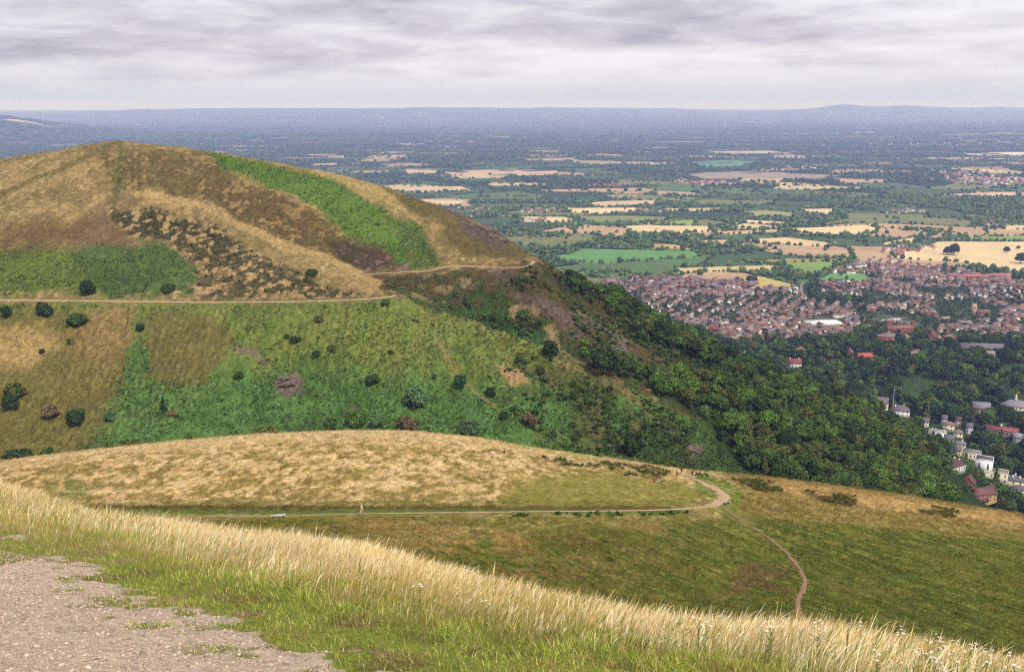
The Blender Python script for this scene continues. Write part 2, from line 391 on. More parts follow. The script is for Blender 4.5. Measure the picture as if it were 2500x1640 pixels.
paint_base(soft(wx, wy, [(1050,700),(1240,765),(1230,785),(1060,745)], 10) * .7, C(150,140,82))
for pl, ww, cc in (([(1020,800),(1060,850),(1100,905),(1160,950)], 7, C(140,126,78)), ([(1430,890),(1500,950),(1560,1005),(1600,1060),(1620,1090)], 11, C(134,114,76)), ([(1440,850),(1530,920),(1640,985),(1700,1020)], 10, C(108,90,72)), ([(1300,830),(1400,880),(1460,930)], 9, C(142,118,80))):
    paint_base((1 - sstep(ww * .4, ww, line_d(wx * .5 + px * .5, wy * .5 + py * .5, pl))) * .75, cc)
rc = soft(wx, wy, [(1240,830),(1430,890),(1640,1090),(1440,1090),(1320,980),(1200,930)], 30); paint_base(rc * sstep(-.1, .12, n_a + n_b) * .75, C(84,92,48)); paint_base(rc * sstep(.04, .2, n_b + n_d) * .55, C(104,86,56))
paint_base(soft(wx, wy, [(1540,960),(1660,990),(1760,1100),(1600,1110),(1500,1060)], 16) * .8, C(72,92,46))
for q in ([(625,880),(690,870),(700,905),(650,925)], [(525,808),(575,815),(620,838),(560,832)], [(790,955),(830,950),(830,970)], [(1600,1035),(1640,1040),(1625,1075)]):
    paint_base(soft(wx, wy, q, 7) * .9, C(124,106,96))
# cut rows run down the slope; grazing lines on the olive part
rows = np.sin(X * 1.75 + n_a * 2.5 + Y * .10); rowm = (soft(px, py, [(-100,720),(560,720),(560,880),(160,1085),(-100,1085)], 20) * .5 + soft(px, py, [(560,705),(950,700),(1100,770),(1000,830),(620,800)], 30) * .5)
paint_base(rowm * sstep(.2, .9, rows) * sstep(-.2, .1, n_b + n_a + .05) * .65, C(72,86,38)); paint_base(rowm * sstep(.2, .9, -rows) * sstep(-.1, .15, n_b) * .45, C(150,130,80))
fnl = sstep(1, 3, 4 - np.abs(px - 300 + (py - 705) * .12)) * sstep(-5, 5, 780 - py) * sstep(-4, 4, py - 706); paint_base(fnl * .6, C(84,66,40))
paint(col, low, base)
wood = soft(px, py, [(1390,690),(1550,775),(1700,845),(1850,900),(2000,960),(2100,1005),(2240,1085),(2420,1300),(2400,1500),(2050,1300),(1850,1160),(1720,1090),(1640,1000),(1520,905),(1600,890),(1690,900),(1660,865),(1590,830),(1480,795)], 14); paint(col, wood, C(50,66,32))
paint(col, sstep(745, 800, Y) * sstep(1350, 1600, px), C(58,82,44))
dist_path = np.minimum(line_d(px, py, [(p[0], p[1]) for p in HILL_PATH]), line_d(px, py, [(p[0], p[1]) for p in HILL_PATH2]))
nearp = 1 - sstep(4, 12, dist_path)
paint(col, nearp * .5 * sstep(0, .2, n_b + .1), C(120,98,70))
rough = .9 * low + .5 * D + .5 * b1 + .55 * r1 + .3
disp = ((fbm(X / 1.5, Y / 1.9, 3, 50) - .5) * 2.2 * rough + (fbm(X / 7, Y / 9, 3, 51) - .5) * 2.6 * (rough + .2) + (fbm(X / 30, Y / 34, 3, 52) - .5) * 4.5)
disp *= (1 - .96 * nearp)
disp[0] *= 0; edge = np.ones_like(disp); edge[-12:] = np.linspace(1, 0, 12)[:, None]; disp *= edge
crestrow = rowof[11] - rowof[7]
damp = np.ones_like(disp); damp[crestrow - 4: crestrow + 5] *= .35
disp *= np.where(px < 1300, damp, 1)
n_f = fbm(X / .9, Y / 1.4, 2, 55) - .5
col *= (1 + n_d[..., None] * .6 + n_b[..., None] * .35 + n_f[..., None] * .4)
hcol = col.copy(); gsel = (col[..., 1] > col[..., 0] * .98)[..., None]; col = np.where(gsel, col * [.98, 1.0, .9], col * .96)
HILL_SAMPLE = (X, Y, hcol, low, px, py, wood, nearp, r1); HEATHER = (D, cell)
def grid_quads(nr, nc):
    i = np.arange(nr - 1)[:, None] * nc + np.arange(nc - 1)[None, :]
    return np.stack([i, i + 1, i + nc + 1, i + nc], -1).reshape(-1, 4)
def grid_obj(name, X, Y, Z, col, mat, kind='structure'):
    me = make_mesh(name, np.stack([X, Y, Z], -1), quads=grid_quads(*X.shape), color=np.clip(col, .004, .9).reshape(-1, 3), smooth=True)
    o = link(name, me, mat); tag(o, kind=kind); return o
HILLMAT = vcol_mat('hill_turf', (1.3, 0.35), .70, 1.28, bump=(1.1, .8, .6))
grid_obj('hill', X, Y, Z0 + disp, col, HILLMAT)

# ================================================================== spur below the viewpoint
X, Y, Z0, px, py = (t[s_sp] for t in (GX, GY, GZ, gpx, gpy))
n_a = fbm(X / 9, Y / 12, 4, 61) - .5; n_b = fbm(X / 2.2, Y / 3.5, 4, 62) - .5; n_d = fbm(X / .7, Y / 1.0, 3, 63) - .5; n_h = fbm(X / 5, Y / 2.2, 4, 64) - .5
wx = px + n_a * 60 + n_b * 25; wy = py + n_h * 24
STRAW, STRAW2, OL, LAWN, DSL = C(208,177,118), C(226,199,146), C(142,128,60), C(112,126,48), C(78,92,34)
col = np.empty(X.shape + (3,)); col[:] = STRAW
n_s = fbm(X / 1.1, Y / 1.9, 4, 66) - .5
m = sstep(-.06, .14, n_h * .6 + n_s * 1.0 + n_b * .5 + (py - 1095) / 1400); paint(col, m * .7, OL)
paint(col, sstep(.06, .2, n_s - n_h * .3) * .45, C(116,104,52)); paint(col, sstep(.02, .16, -n_h * .5 - n_s * .8 - n_b * .4) * .7, STRAW2)
# calmer straw along the crest
paint(col, sstep(30, 0, py - np.interp(px, [0,400,800,1100,1400,1600], [1072,1025,1000,1015,1062,1093])) * .7, STRAW2)
paint(col, soft(wx, wy, [(1240,1105),(1400,1095),(1560,1112),(1630,1135),(1640,1155),(1600,1172),(1300,1180),(1150,1170)], 14) * .85, C(132,128,56))
paint(col, sstep(-14, 6, wy - 1168) * (px < 1660) * .7, C(112,112,46))
paint(col, (1 - sstep(3, 7, np.abs(py - 1180 + n_b * 5))) * (px < 1560) * .8, C(98,80,48))
paint(col, (1 - sstep(2.5, 6, np.abs(py - 1188))) * (px < 1600) * .8, C(84,112,40))
# right of the path
rp = sstep(-20, 20, wx - 1690 - (py - 1150) * .0) * sstep(1300, 1280, py); paint(col, rp * .75, C(134,120,58))
paint(col, soft(wx, wy, [(1690,1108),(1900,1128),(2380,1200),(2380,1222),(2000,1175),(1760,1140)], 12) * .85, C(202,168,108))
for q in ([(1390,1072),(1480,1078),(1560,1095),(1540,1112),(1440,1104)], [(1250,1062),(1330,1068),(1400,1085),(1330,1086)], [(1690,1110),(1790,1118),(1830,1145),(1760,1140)], [(1870,1140),(1990,1152),(1990,1176),(1920,1166)], [(2130,1172),(2220,1186),(2210,1200),(2150,1192)], [(1600,1098),(1650,1103),(1640,1112)]):
    paint(col, soft(wx, wy, q, 9) * sstep(-.12, .05, n_b + n_a) * .9, C(72,66,34))
# hillside facing the view
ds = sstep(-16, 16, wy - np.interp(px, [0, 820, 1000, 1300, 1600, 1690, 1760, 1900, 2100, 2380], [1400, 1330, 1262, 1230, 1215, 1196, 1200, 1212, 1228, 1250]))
furrow = np.sin((X * .88 + Y * .47) * 4.4 + (fbm(X / 6, Y / 8, 3, 71) - .5) * 9) * sstep(.25, .55, fbm(X / 3.5, Y / 5, 3, 72))
stripe = fbm((X * .88 + Y * .47) / .75, (X * .47 - Y * .88) / 8.0, 3, 70) - .5
base = np.empty_like(col); base[:] = C(130,138,58)
paint(base, sstep(1360, 1230, py) * .6, C(140,146,66))
paint(base, sstep(-.03, .08, stripe + n_d * .3) * .95, C(84,96,36)); paint(base, sstep(.1, .9, furrow) * .85, C(76,90,32)); paint(base, sstep(.1, .9, -furrow) * .75, C(152,150,74))
paint(base, sstep(.0, .14, -stripe + n_b * .2) * .65, C(138,122,62)); paint(base, sstep(.16, .3, n_a + n_b * .4) * .4, C(150,128,72)); paint(base, sstep(.08, .2, n_a - stripe) * .4, C(94,108,38))
lf = sstep(1750, 1250, px + (py - 1300) * .7); paint(base, lf * sstep(-.05, .15, n_b + stripe * .8) * .6, C(154,130,76)); paint(base, lf * sstep(.05, .2, n_a) * .4, C(108,104,46))
paint(col, ds, base)
paint(col, soft(wx, wy, [(800,1215),(1050,1215),(1200,1240),(1250,1270),(1000,1290),(860,1260)], 20) * sstep(-.1, .1, n_b + n_h) * .7, C(202,166,102))
paint(col, soft(wx, wy, [(1440,1210),(1530,1218),(1560,1245),(1500,1240)], 10) * .6, C(176,148,90))
paint(col, soft(wx, wy, [(560,1200),(780,1200),(760,1222),(600,1225)], 8) * .7, C(118,122,48))
paint(col, soft(wx, wy, [(1720,1300),(1830,1310),(1850,1370),(1780,1400),(1700,1380)], 16) * sstep(0, .2, n_b + .1) * .6, C(134,106,74))
paint(col, soft(px, py, [(100,1120),(150,1100),(190,1110),(210,1150),(140,1160)], 10) * .6, C(112,126,54)); paint(col, soft(px, py, [(133,1105),(148,1102),(150,1136),(135,1136)], 4) * .8, C(206,170,112))
# bright edge of bracken just over the brow
paint(col, soft(px, py, [(1140,1010),(1400,1058),(1400,1075),(1300,1052),(1180,1035)], 5) * .5, C(150,150,64))
dpt = np.minimum(line_d(px, py, [(p[0], p[1]) for p in CONTOUR_PATH]), line_d(px, py, [(p[0], p[1]) for p in SLOPE_PATH]))
nearp = 1 - sstep(5, 14, dpt)
big = line_d(px, py, [(1640,1125),(1680,1140),(1700,1155),(1690,1172)]); paint(col, sstep(34, 20, big) * .7, C(98,122,46))
disp = (fbm(X / .5, Y / .7, 3, 80) - .5) * .34 + (fbm(X / 2.4, Y / 3.0, 3, 81) - .5) * .55 + ds * (stripe * .7 + furrow * .2)
disp *= (1 - .97 * nearp); disp[0] *= 0
col *= (1 + n_d[..., None] * .75)
SPUR_SAMPLE = (X, Y, col.copy(), ds)
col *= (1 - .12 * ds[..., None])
SPURMAT = vcol_mat('spur_turf', (3.0, 0.9), .72, 1.26, bump=(4.0, .8, .2))
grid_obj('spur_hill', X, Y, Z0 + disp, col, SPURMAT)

# ================================================================== ground at the viewpoint
X, Y, Z0, px, py = (t[s_fg] for t in (GX, GY, GZ, gpx, gpy))
GRAVEL = [(-1200,1285),(0,1272),(60,1278),(140,1296),(235,1312),(258,1330),(205,1346),(250,1362),(330,1386),(440,1420),(540,1452),(650,1490),(770,1522),(910,1558),(1080,1640),(1060,2600),(-1200,2600)]
def gravel_sd(px, py, X, Y):
    w = (fbm(X / .5, Y / .7, 4, 90) - .5) * 130 + (fbm(X / .12, Y / .2, 3, 91) - .5) * 40
    return poly_sd(px, py, GRAVEL) + w
def islands(x, y, gsd): return sstep(.53, .60, fbm(x / .33, y / .42, 4, 98)) * sstep(-2, 12, gsd) * sstep(130, 60, gsd) * sstep(11.5, 8.5, y * 0 + y * .8)
gs = gravel_sd(px, py, X, Y)
n_a = fbm(X / 1.3, Y / 1.8, 4, 92) - .5; n_b = fbm(X / .3, Y / .4, 4, 93) - .5
col = np.empty(X.shape + (3,)); col[:] = C(130,136,62)
paint(col, sstep(-.02, .2, n_a + n_b * .5) * .7, C(146,138,66)); paint(col, sstep(.05, .2, n_b - n_a * .4) * .6, C(96,78,48))
paint(col, sstep(-110, 10, gs) * sstep(-.03, .12, n_b + n_a * .6) * .9, C(156,132,106))
TALL_TOP = np.interp(px[-1], [0, 1], [0, 1])
paint(col, sstep(-4, 5, gs), C(200,180,156))
paint(col, sstep(-4, 5, gs) * sstep(.02, .2, n_a) * .5, C(180,154,128))
paint(col, islands(X, Y, gs) * .9, C(124,122,64))
tallm = sstep(-10, 30, np.interp(px, [-300,0,240,450,850,1200,1500,1800,2100,2400], [1225,1232,1262,1322,1400,1452,1492,1520,1580,1640]) - py)
paint(col, tallm * .9, C(196,166,106))
m, nt, b, out = new_mat('summit_ground')
at = nt.nodes.new('ShaderNodeAttribute'); at.attribute_name = 'Col'
c = mult_noise(nt, at.outputs['Color'], (9.0, 40.0), .8, 1.2)
tc = nt.nodes.new('ShaderNodeTexCoord'); vo = N(nt, 'ShaderNodeTexVoronoi', Scale=26.0); nt.links.new(tc.outputs['Object'], vo.inputs['Vector'])
vo2 = N(nt, 'ShaderNodeTexVoronoi', Scale=62.0); nt.links.new(tc.outputs['Object'], vo2.inputs['Vector'])
hsv = N(nt, 'ShaderNodeMapRange'); hsv.inputs['To Min'].default_value = .82; hsv.inputs['To Max'].default_value = 1.14; nt.links.new(vo.outputs['Color'], hsv.inputs['Value'])
mx = nt.nodes.new('ShaderNodeVectorMath'); mx.operation = 'SCALE'; nt.links.new(c, mx.inputs[0]); nt.links.new(hsv.outputs[0], mx.inputs['Scale'])
nt.links.new(mx.outputs[0], b.inputs['Base Color'])
ad = N(nt, 'ShaderNodeMath', op='ADD'); nt.links.new(vo.outputs['Distance'], ad.inputs[0]); nt.links.new(vo2.outputs['Distance'], ad.inputs[1])
bp = nt.nodes.new('ShaderNodeBump'); bp.inputs['Strength'].default_value = .5; bp.inputs['Distance'].default_value = .025; bp.invert = True
nt.links.new(ad.outputs[0], bp.inputs['Height']); nt.links.new(bp.outputs[0], b.inputs['Normal']); b.inputs['Roughness'].default_value = .95; b.inputs['Specular IOR Level'].default_value = .05
disp = (fbm(X / .25, Y / .3, 3, 95) - .5) * .035 + (fbm(X / 1.6, Y / 1.8, 3, 96) - .5) * .12
disp[-1] *= 0
grid_obj('ground', X, Y, Z0 + disp, col, m)
FGMAT = m
# the hilltop behind and beside the viewpoint
hx, hy = np.meshgrid(np.linspace(-60, 60, 60), np.linspace(-60, 1.1, 40)); hz = -1.75 - .0005 * hy ** 2 - np.clip(np.abs(hx) - 1.2, 0, None) * .16 + (fbm(hx / 3, hy / 3, 3, 97) - .5) * .3 * (np.hypot(hx, hy) > 3)
hc = np.empty(hx.shape + (3,)); hc[:] = C(120,118,54); paint(hc, (hx < 2) * 1.0, C(186,162,142))
grid_obj('hilltop_ground', hx, hy, hz, hc, FGMAT)

# ================================================================== the plain
ze = np.concatenate([np.linspace(zplain(1400.) / 1400, -.03, 560)[:-1], np.linspace(-.03, -.0088, 150)])
Yt = np.exp(np.linspace(math.log(1395), math.log(64000), 6000)); Et = zplain(Yt) / Yt
yr = np.interp(ze, Et, Yt); yr[0] = 1392; yr = np.concatenate([yr, np.linspace(yr[-1] * 1.02, 64000, 30)])
aP = np.concatenate([np.linspace(-1.35, -.6, 60)[:-1], np.linspace(-.6, .6, 1250), np.linspace(.6, 1.35, 60)[1:]])
Y = np.repeat(yr[:, None], len(aP), 1); X = aP[None, :] * Y
def field_cells(X, Y):
    """irregular enclosed fields: nearest and second nearest seed of a warped lattice"""
    sx, sy = 330.0, 300.0
    wx = X + (fbm(X / 900, Y / 900, 3, 101) - .5) * 420; wy = Y + (fbm(X / 900, Y / 900, 3, 103) - .5) * 420
    ang = .32; u = (wx * math.cos(ang) - wy * math.sin(ang)) / sx; v = (wx * math.sin(ang) + wy * math.cos(ang)) / sy
    iu = np.floor(u).astype(np.int64); iv = np.floor(v).astype(np.int64)
    d1 = np.full(X.shape, 9e9); d2 = np.full(X.shape, 9e9); idx = np.zeros(X.shape, np.int64)
    for du in (-1, 0, 1):
        for dv in (-1, 0, 1):
            cu, cv = iu + du, iv + dv
            h1 = _T[cv & 255, cu & 255]; h2 = _T[(cv + 77) & 255, (cu + 31) & 255]
            dd = np.maximum(np.abs(u - cu - .5 - (h1 - .5) * .8), np.abs(v - cv - .5 - (h2 - .5) * .8)) + .25 * np.hypot(u - cu - .5 - (h1 - .5) * .8, v - cv - .5 - (h2 - .5) * .8)
            nid = (cu & 255) * 256 + (cv & 255)
            nw = dd < d1
            d2 = np.where(nw, d1, np.minimum(d2, dd)); idx = np.where(nw, nid, idx); d1 = np.where(nw, dd, d1)
    return idx, (d2 - d1) * 300.0
fid, fb = field_cells(X, Y)
hv = _T.ravel()[fid]; hv2 = _T.ravel()[(fid * 7 + 13) & 65535]
pz = plain_height(X, Y) if False else np.array([plain_height(X[i], Y[i]) for i in range(len(yr))])
ppx, ppy = proj(X / Y, pz / Y)
FCOL = np.array([C(206,184,138), C(92,118,66), C(74,98,58), C(64,84,52), C(188,160,124), C(124,128,80), C(84,108,66), C(60,78,48)])
col = FCOL[(hv * 7.999).astype(int)].copy()
wd = (hv2 < np.where(Y > 4200, .36, .22))
col[wd] = C(46,66,36)
# far away the hedges and copses close up
hed = sstep(16, 6, fb); paint(col, hed, C(46,66,36))
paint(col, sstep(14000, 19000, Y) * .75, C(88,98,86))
far = sstep(4500, 11000, Y); streak = fbm(X / 700, Y / 260, 4, 110); paint(col, far * sstep(.36, .47, streak) * .93, C(44,60,40))
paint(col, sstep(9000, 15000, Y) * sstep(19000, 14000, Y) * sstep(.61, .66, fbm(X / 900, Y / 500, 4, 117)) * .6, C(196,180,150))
FIELDS = [
 ([(1265,598),(1330,588),(1350,577),(1620,583),(1625,598),(1500,604),(1405,612),(1315,606)], C(104,150,82)),
 ([(1715,608),(1830,600),(1990,600),(1992,610),(1905,636),(1850,641),(1835,618)], C(160,150,84)),
 ([(1760,612),(1985,606),(1900,632),(1850,630)], C(128,160,80)),
 ([(1568,622),(1818,615),(1816,628),(1575,634)], C(208,186,136)),
 ([(2066,597),(2185,560),(2440,562),(2440,640),(2305,624),(2230,608),(2115,603)], C(226,202,154)),
 ([(1895,651),(1930,635),(2000,634),(2052,650),(1940,656)], C(110,160,90)),
 ([(1445,525),(1500,522),(1650,525),(1655,538),(1565,543),(1465,540)], C(222,200,152)),
 ([(1660,538),(1815,532),(1820,537),(1670,546)], C(216,186,132)),
 ([(1727,510),(1832,515),(1830,523),(1730,518)], C(220,196,150)),
 ([(1680,530),(1730,518),(1820,525),(1790,533)], C(214,190,142)),
 ([(1830,530),(2015,523),(2042,530),(2035,543),(1900,545),(1830,538)], C(230,206,156)),
 ([(1735,555),(1830,551),(1940,565),(1930,573),(1765,566)], C(222,194,144)),
 ([(1625,558),(1700,556),(1690,568),(1625,566)], C(210,184,136)), ([(1500,565),(1570,567),(1615,580),(1510,575)], C(190,166,112)),
 ([(1315,483),(1410,482),(1490,482),(1520,492),(1415,498),(1325,493)], C(228,206,160)),
 ([(1340,473),(1410,467),(1530,464),(1525,473),(1405,481)], C(214,186,150)), ([(1530,484),(1680,482),(1678,489),(1540,490)], C(216,192,142)),
 ([(1195,502),(1330,504),(1335,516),(1215,515)], C(222,200,154)), ([(1300,503),(1450,500),(1560,504),(1550,512),(1400,516)], C(134,142,84)),
 ([(1715,492),(1780,487),(1850,495),(1845,505),(1755,502)], C(160,160,108)), ([(1855,485),(1942,484),(1935,497),(1885,499)], C(224,200,158)),
 ([(1470,518),(1550,515),(1618,508),(1615,523),(1540,524)], C(146,166,88)),
 ([(1642,352),(1790,350),(1840,356),(1715,359)], C(206,186,160)), ([(1598,376),(1690,372),(1780,372),(1715,385),(1640,387)], C(100,150,104)),
 ([(1600,405),(1670,397),(1815,400),(1955,407),(1890,415),(1640,415)], C(160,146,130)), ([(1190,393),(1297,395),(1295,405),(1200,408)], C(208,176,150)),
 ([(2160,452),(2365,445),(2365,457),(2235,457)], C(220,186,160)), ([(2045,565),(2090,555),(2138,550),(2138,560),(2070,570)], C(216,190,140)),
 ([(2215,552),(2440,545),(2440,562),(2265,560)], C(132,156,80)), ([(2325,525),(2440,520),(2440,535),(2335,533)], C(222,198,150)),
 ([(937,393),(1020,393),(1010,405),(945,403)], C(206,178,146)), ([(1025,398),(1200,392),(1200,403),(1060,407)], C(202,172,142)), ([(880,435),(1075,432),(1098,442),(950,447)], C(208,184,146)), ([(975,463),(1080,467),(1065,473),(1000,471)], C(216,196,152)),
 ([(710,358),(800,360),(800,366),(720,364)], C(196,172,150)), ([(285,287),(365,289),(365,291),(290,290)], C(244,238,232)), ([(1540,302),(1620,306),(1560,306)], C(226,216,204)), ([(1870,313),(2025,304),(2050,306),(1900,315)], C(230,214,190)), ([(2230,355),(2440,352),(2440,362),(2260,360)], C(232,218,198)), ([(2120,317),(2250,315),(2240,320),(2130,321)], C(236,226,210)),
 ([(1760,640),(1850,662),(1838,672),(1755,668)], C(190,176,104)),
 ([(2100,880),(2150,872),(2180,905),(2130,930),(2110,900)], C(150,124,76)),
]
FID = np.full(X.shape, -1)
for i, (pl, cc) in enumerate(FIELDS):
    p = np.array(pl, float); sel = (ppy > p[:, 1].min() - 3) & (ppy < p[:, 1].max() + 3) & (ppx > p[:, 0].min() - 3) & (ppx < p[:, 0].max() + 3) & (Y > 1300)
    if not sel.any(): continue
    ii = np.nonzero(sel); sd = poly_sd(ppx[ii], ppy[ii], pl)
    t = (np.clip(sd + .5, 0, 1) * np.where(Y[ii] > 6000, sstep(.36, .5, fbm(X[ii] / 160, Y[ii] / 120, 3, 140 + i)), 1))[:, None]
    rowsn = (1 + .06 * np.sin(X[ii] / 5 + Y[ii] / 9))[:, None]
    col[ii] = col[ii] * (1 - t) + cc * rowsn * t; FID[ii[0][sd > 0], ii[1][sd > 0]] = i
TOWN = [[(1395,655),(1440,648),(1560,643),(1700,655),(1850,664),(1862,690),(1900,704),(2010,706),(2000,762),(1985,792),(1860,792),(1700,806),(1640,775),(1530,745),(1455,690)],
        [(1897,652),(1960,618),(2010,606),(2060,603),(2200,622),(2300,640),(2440,650),(2440,792),(2200,800),(2080,802),(2000,762),(2012,705),(1900,690)]]
tm = np.maximum(soft(ppx, ppy, TOWN[0], 5), soft(ppx, ppy, TOWN[1], 5)); sub = sstep(-6, 10, ppy - 655) * (ppx > 1300)
paint(col, sub, C(62,82,44)); paint(col, tm * sstep(.52, .58, fbm(X / 16, Y / 16, 3, 120)) * .6, C(118,108,102))
for pl, cc in ((FIELDS[5][0], FIELDS[5][1]), (FIELDS[-2][0], FIELDS[-2][1]), ([(1820,712),(1850,708),(1855,722),(1830,728)], C(84,150,70)), ([(2300,856),(2440,845),(2440,900),(2330,870)], C(100,164,76))):
    paint(col, soft(ppx, ppy, pl, 2), cc)
col *= (1 + (fbm(X / 60, Y / 60, 3, 130) - .5)[..., None] * .25)
PLAINMAT = vcol_mat('farmland', (0.012,), .88, 1.12)
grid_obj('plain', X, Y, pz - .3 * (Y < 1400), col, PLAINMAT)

# ------------------------------------------------------------------ path ribbons
def ribbon(name, pts, mat, lift, ymin, ymax=9e9, irregular=.75):
    P_ = np.array(pts, float); t = np.linspace(0, len(P_) - 1, len(P_) * 14)
    k = np.arange(len(P_)); xs = np.interp(t, k, P_[:, 0]); ys = np.interp(t, k, P_[:, 1]); hw = np.interp(t, k, P_[:, 2])
    xs = smooth1(xs, 7); ys = smooth1(ys, 7)
    w = hit(xs, ys, ymin); w = w[~np.isnan(w[:, 0])]
    cx, cy = smooth1(w[:, 0], 4), smooth1(w[:, 1], 4); dx, dy = np.gradient(cx), np.gradient(cy); L = np.hypot(dx, dy) + 1e-9
    nx, ny = -dy / L, dx / L; M = 7; vs = []
    for j in range(M):
        f = (j / (M - 1) * 2 - 1); e = 1.0 if 0 < j < M - 1 else 1.0
        ww = hw[:len(cx)] * f * (1 + (fbm(cx * .9, cy * .9 + j * 0, 3, 140 + (f > 0)) - .5) * 2 * irregular)
        X_, Y_ = cx + nx * ww, cy + ny * ww
        vs.append(np.stack([X_, Y_, base_height(X_, Y_) + lift * (1 - .6 * abs(f) ** 4)], -1))
    V = np.stack(vs, 1); me = make_mesh(name, V.reshape(-1, 3), quads=grid_quads(len(cx), M), smooth=True)
    o = link(name, me, mat); tag(o, kind='structure'); return o
PATHMAT = plain_mat('worn_path', C(190,162,126), .95, .05, (0.9, 3.0), .82, 1.15)
EARTH = plain_mat('bare_earth_path', C(160,126,98), .95, .05, (1.5, 5.0), .8, 1.15)
ribbon('hill_path', HILL_PATH, PATHMAT, .38, 450); ribbon('hill_path', HILL_PATH2, PATHMAT, .42, 520)
ribbon('gravel_path', CONTOUR_PATH, PATHMAT, .09, 100); ribbon('earth_path', SLOPE_PATH, EARTH, .10, 60)

ROADM = plain_mat('road_asphalt', C(150,146,146), .9, .1)
for pl in ([(2162,638,2.6),(2158,648,2.6),(2155,660,2.6),(2154,668,2.6)], [(1500,712,2.4),(1620,700,2.4),(1740,706,2.4),(1860,704,2.4)], [(1600,748,2.4),(1740,742,2.4),(1860,728,2.4),(1990,720,2.4)], [(2010,690,2.4),(2150,688,2.4),(2300,690,2.4),(2420,694,2.4)], [(1800,786,2.6),(1960,780,2.6),(2120,790,2.6),(2320,796,2.6)]):
    ribbon('road', pl, ROADM, .35, 1000, irregular=.05)
# ================================================================== vegetation meshes
def ico(sub):
    t = (1 + 5 ** .5) / 2
    v = [(-1,t,0),(1,t,0),(-1,-t,0),(1,-t,0),(0,-1,t),(0,1,t),(0,-1,-t),(0,1,-t),(t,0,-1),(t,0,1),(-t,0,-1),(-t,0,1)]
    f = [(0,11,5),(0,5,1),(0,1,7),(0,7,10),(0,10,11),(1,5,9),(5,11,4),(11,10,2),(10,7,6),(7,1,8),(3,9,4),(3,4,2),(3,2,6),(3,6,8),(3,8,9),(4,9,5),(2,4,11),(6,2,10),(8,6,7),(9,8,1)]
    v = [np.array(p) / np.linalg.norm(p) for p in v]
    for _ in range(sub):
        cache = {}; nf = []
        def mid(a, b):
            k = (min(a, b), max(a, b))
            if k not in cache:
                m = v[a] + v[b]; v.append(m / np.linalg.norm(m)); cache[k] = len(v) - 1
            return cache[k]
        for a, b, c in f:
            ab, bc, ca = mid(a, b), mid(b, c), mid(c, a); nf += [(a, ab, ca), (b, bc, ab), (c, ca, bc), (ab, bc, ca)]
        f = nf
    return np.array(v), np.array(f)
def crown_leaves(n, rx, rz, zc, lobes, leaf, seed, shape='round', var=.3):
    """leaf clumps scattered over the lobes of a crown: quads (n*4 verts) and brightness per vertex"""
    r = np.random.default_rng(seed)
    if shape == 'cone':
        h = r.random(lobes) ** 1.2; ang = r.random(lobes) * 6.283; rad = rx * (1 - h) * .75 * np.sqrt(r.random(lobes))
        lc = np.stack([np.cos(ang) * rad, np.sin(ang) * rad, zc - rz + h * 2 * rz], -1); lr = rx * (.18 + .3 * (1 - h))
    else:
        d = r.normal(size=(lobes, 3)); d /= np.linalg.norm(d, axis=1)[:, None]; d[:, 2] = np.where(d[:, 2] < -.35, -d[:, 2], d[:, 2])
        if shape == 'low': d[:, 2] = np.abs(d[:, 2]) * 1.0 - .12
        k = .42 + .32 * r.random(lobes)
        lc = d * k[:, None] * [rx, rx, rz] + [0, 0, zc]; lr = rx * (.30 + .22 * r.random(lobes))
    lb = 1 + (r.random(lobes) - .5) * 2 * var
    li = r.integers(0, lobes, n); dd = r.normal(size=(n, 3)); dd /= np.linalg.norm(dd, axis=1)[:, None]
    dd[:, 2] = np.where((dd[:, 2] < 0) & (r.random(n) < .6), -dd[:, 2], dd[:, 2])
    c = lc[li] + dd * (lr[li] * (.72 + .38 * r.random(n)))[:, None] * [1, 1, rz / rx if shape == 'round' else 1]
    if shape == 'low': c[:, 2] = np.maximum(c[:, 2], r.random(n) * .3)
    nrm = dd + r.normal(size=(n, 3)) * .55; nrm /= np.linalg.norm(nrm, axis=1)[:, None]
    t = np.cross(nrm, r.normal(size=(n, 3))); t /= np.linalg.norm(t, axis=1)[:, None]; b = np.cross(nrm, t)
    s = leaf * (.6 + .8 * r.random(n))[:, None]; q = (.6 + .5 * r.random(n))[:, None]
    k = nrm * s * .25
    V = np.stack([c - t * s - k, c - b * s * q + k, c + t * s - k, c + b * s * q + k], 1)
    br = lb[li] * (1 + (r.random(n) - .5) * .5)
    V = V.reshape(-1, 3); Q = np.arange(n * 4).reshape(-1, 4); br = np.repeat(br, 4)
    if n >= 150:                                    # slightly darker opaque core box added inside every lobe to block light
        sq = np.array([(0,1,2,3),(4,7,6,5),(0,4,5,1),(1,5,6,2),(2,6,7,3),(3,7,4,0)]); sv = np.array([(-1,-1,-1),(1,-1,-1),(1,1,-1),(-1,1,-1),(-1,-1,1),(1,-1,1),(1,1,1),(-1,1,1)]) * .577
        rot = r.random(lobes) * 6.28; c, s_ = np.cos(rot)[:, None], np.sin(rot)[:, None]; k = (lr * .74)[:, None]
        X_ = (sv[None, :, 0] * c - sv[None, :, 1] * s_) * k + lc[:, 0:1]; Y_ = (sv[None, :, 0] * s_ + sv[None, :, 1] * c) * k + lc[:, 1:2]; Z_ = sv[None, :, 2] * k * (rz / rx if shape == 'round' else 1) + lc[:, 2:3]
        CV = np.stack([X_, Y_, Z_], -1).reshape(-1, 3); CQ = (sq[None] + (np.arange(lobes) * 8)[:, None, None]).reshape(-1, 4) + len(V)
        V = np.concatenate([V, CV]); Q = np.concatenate([Q, CQ]); br = np.concatenate([br, np.repeat(lb * .85, 8)])
    return V, Q, br
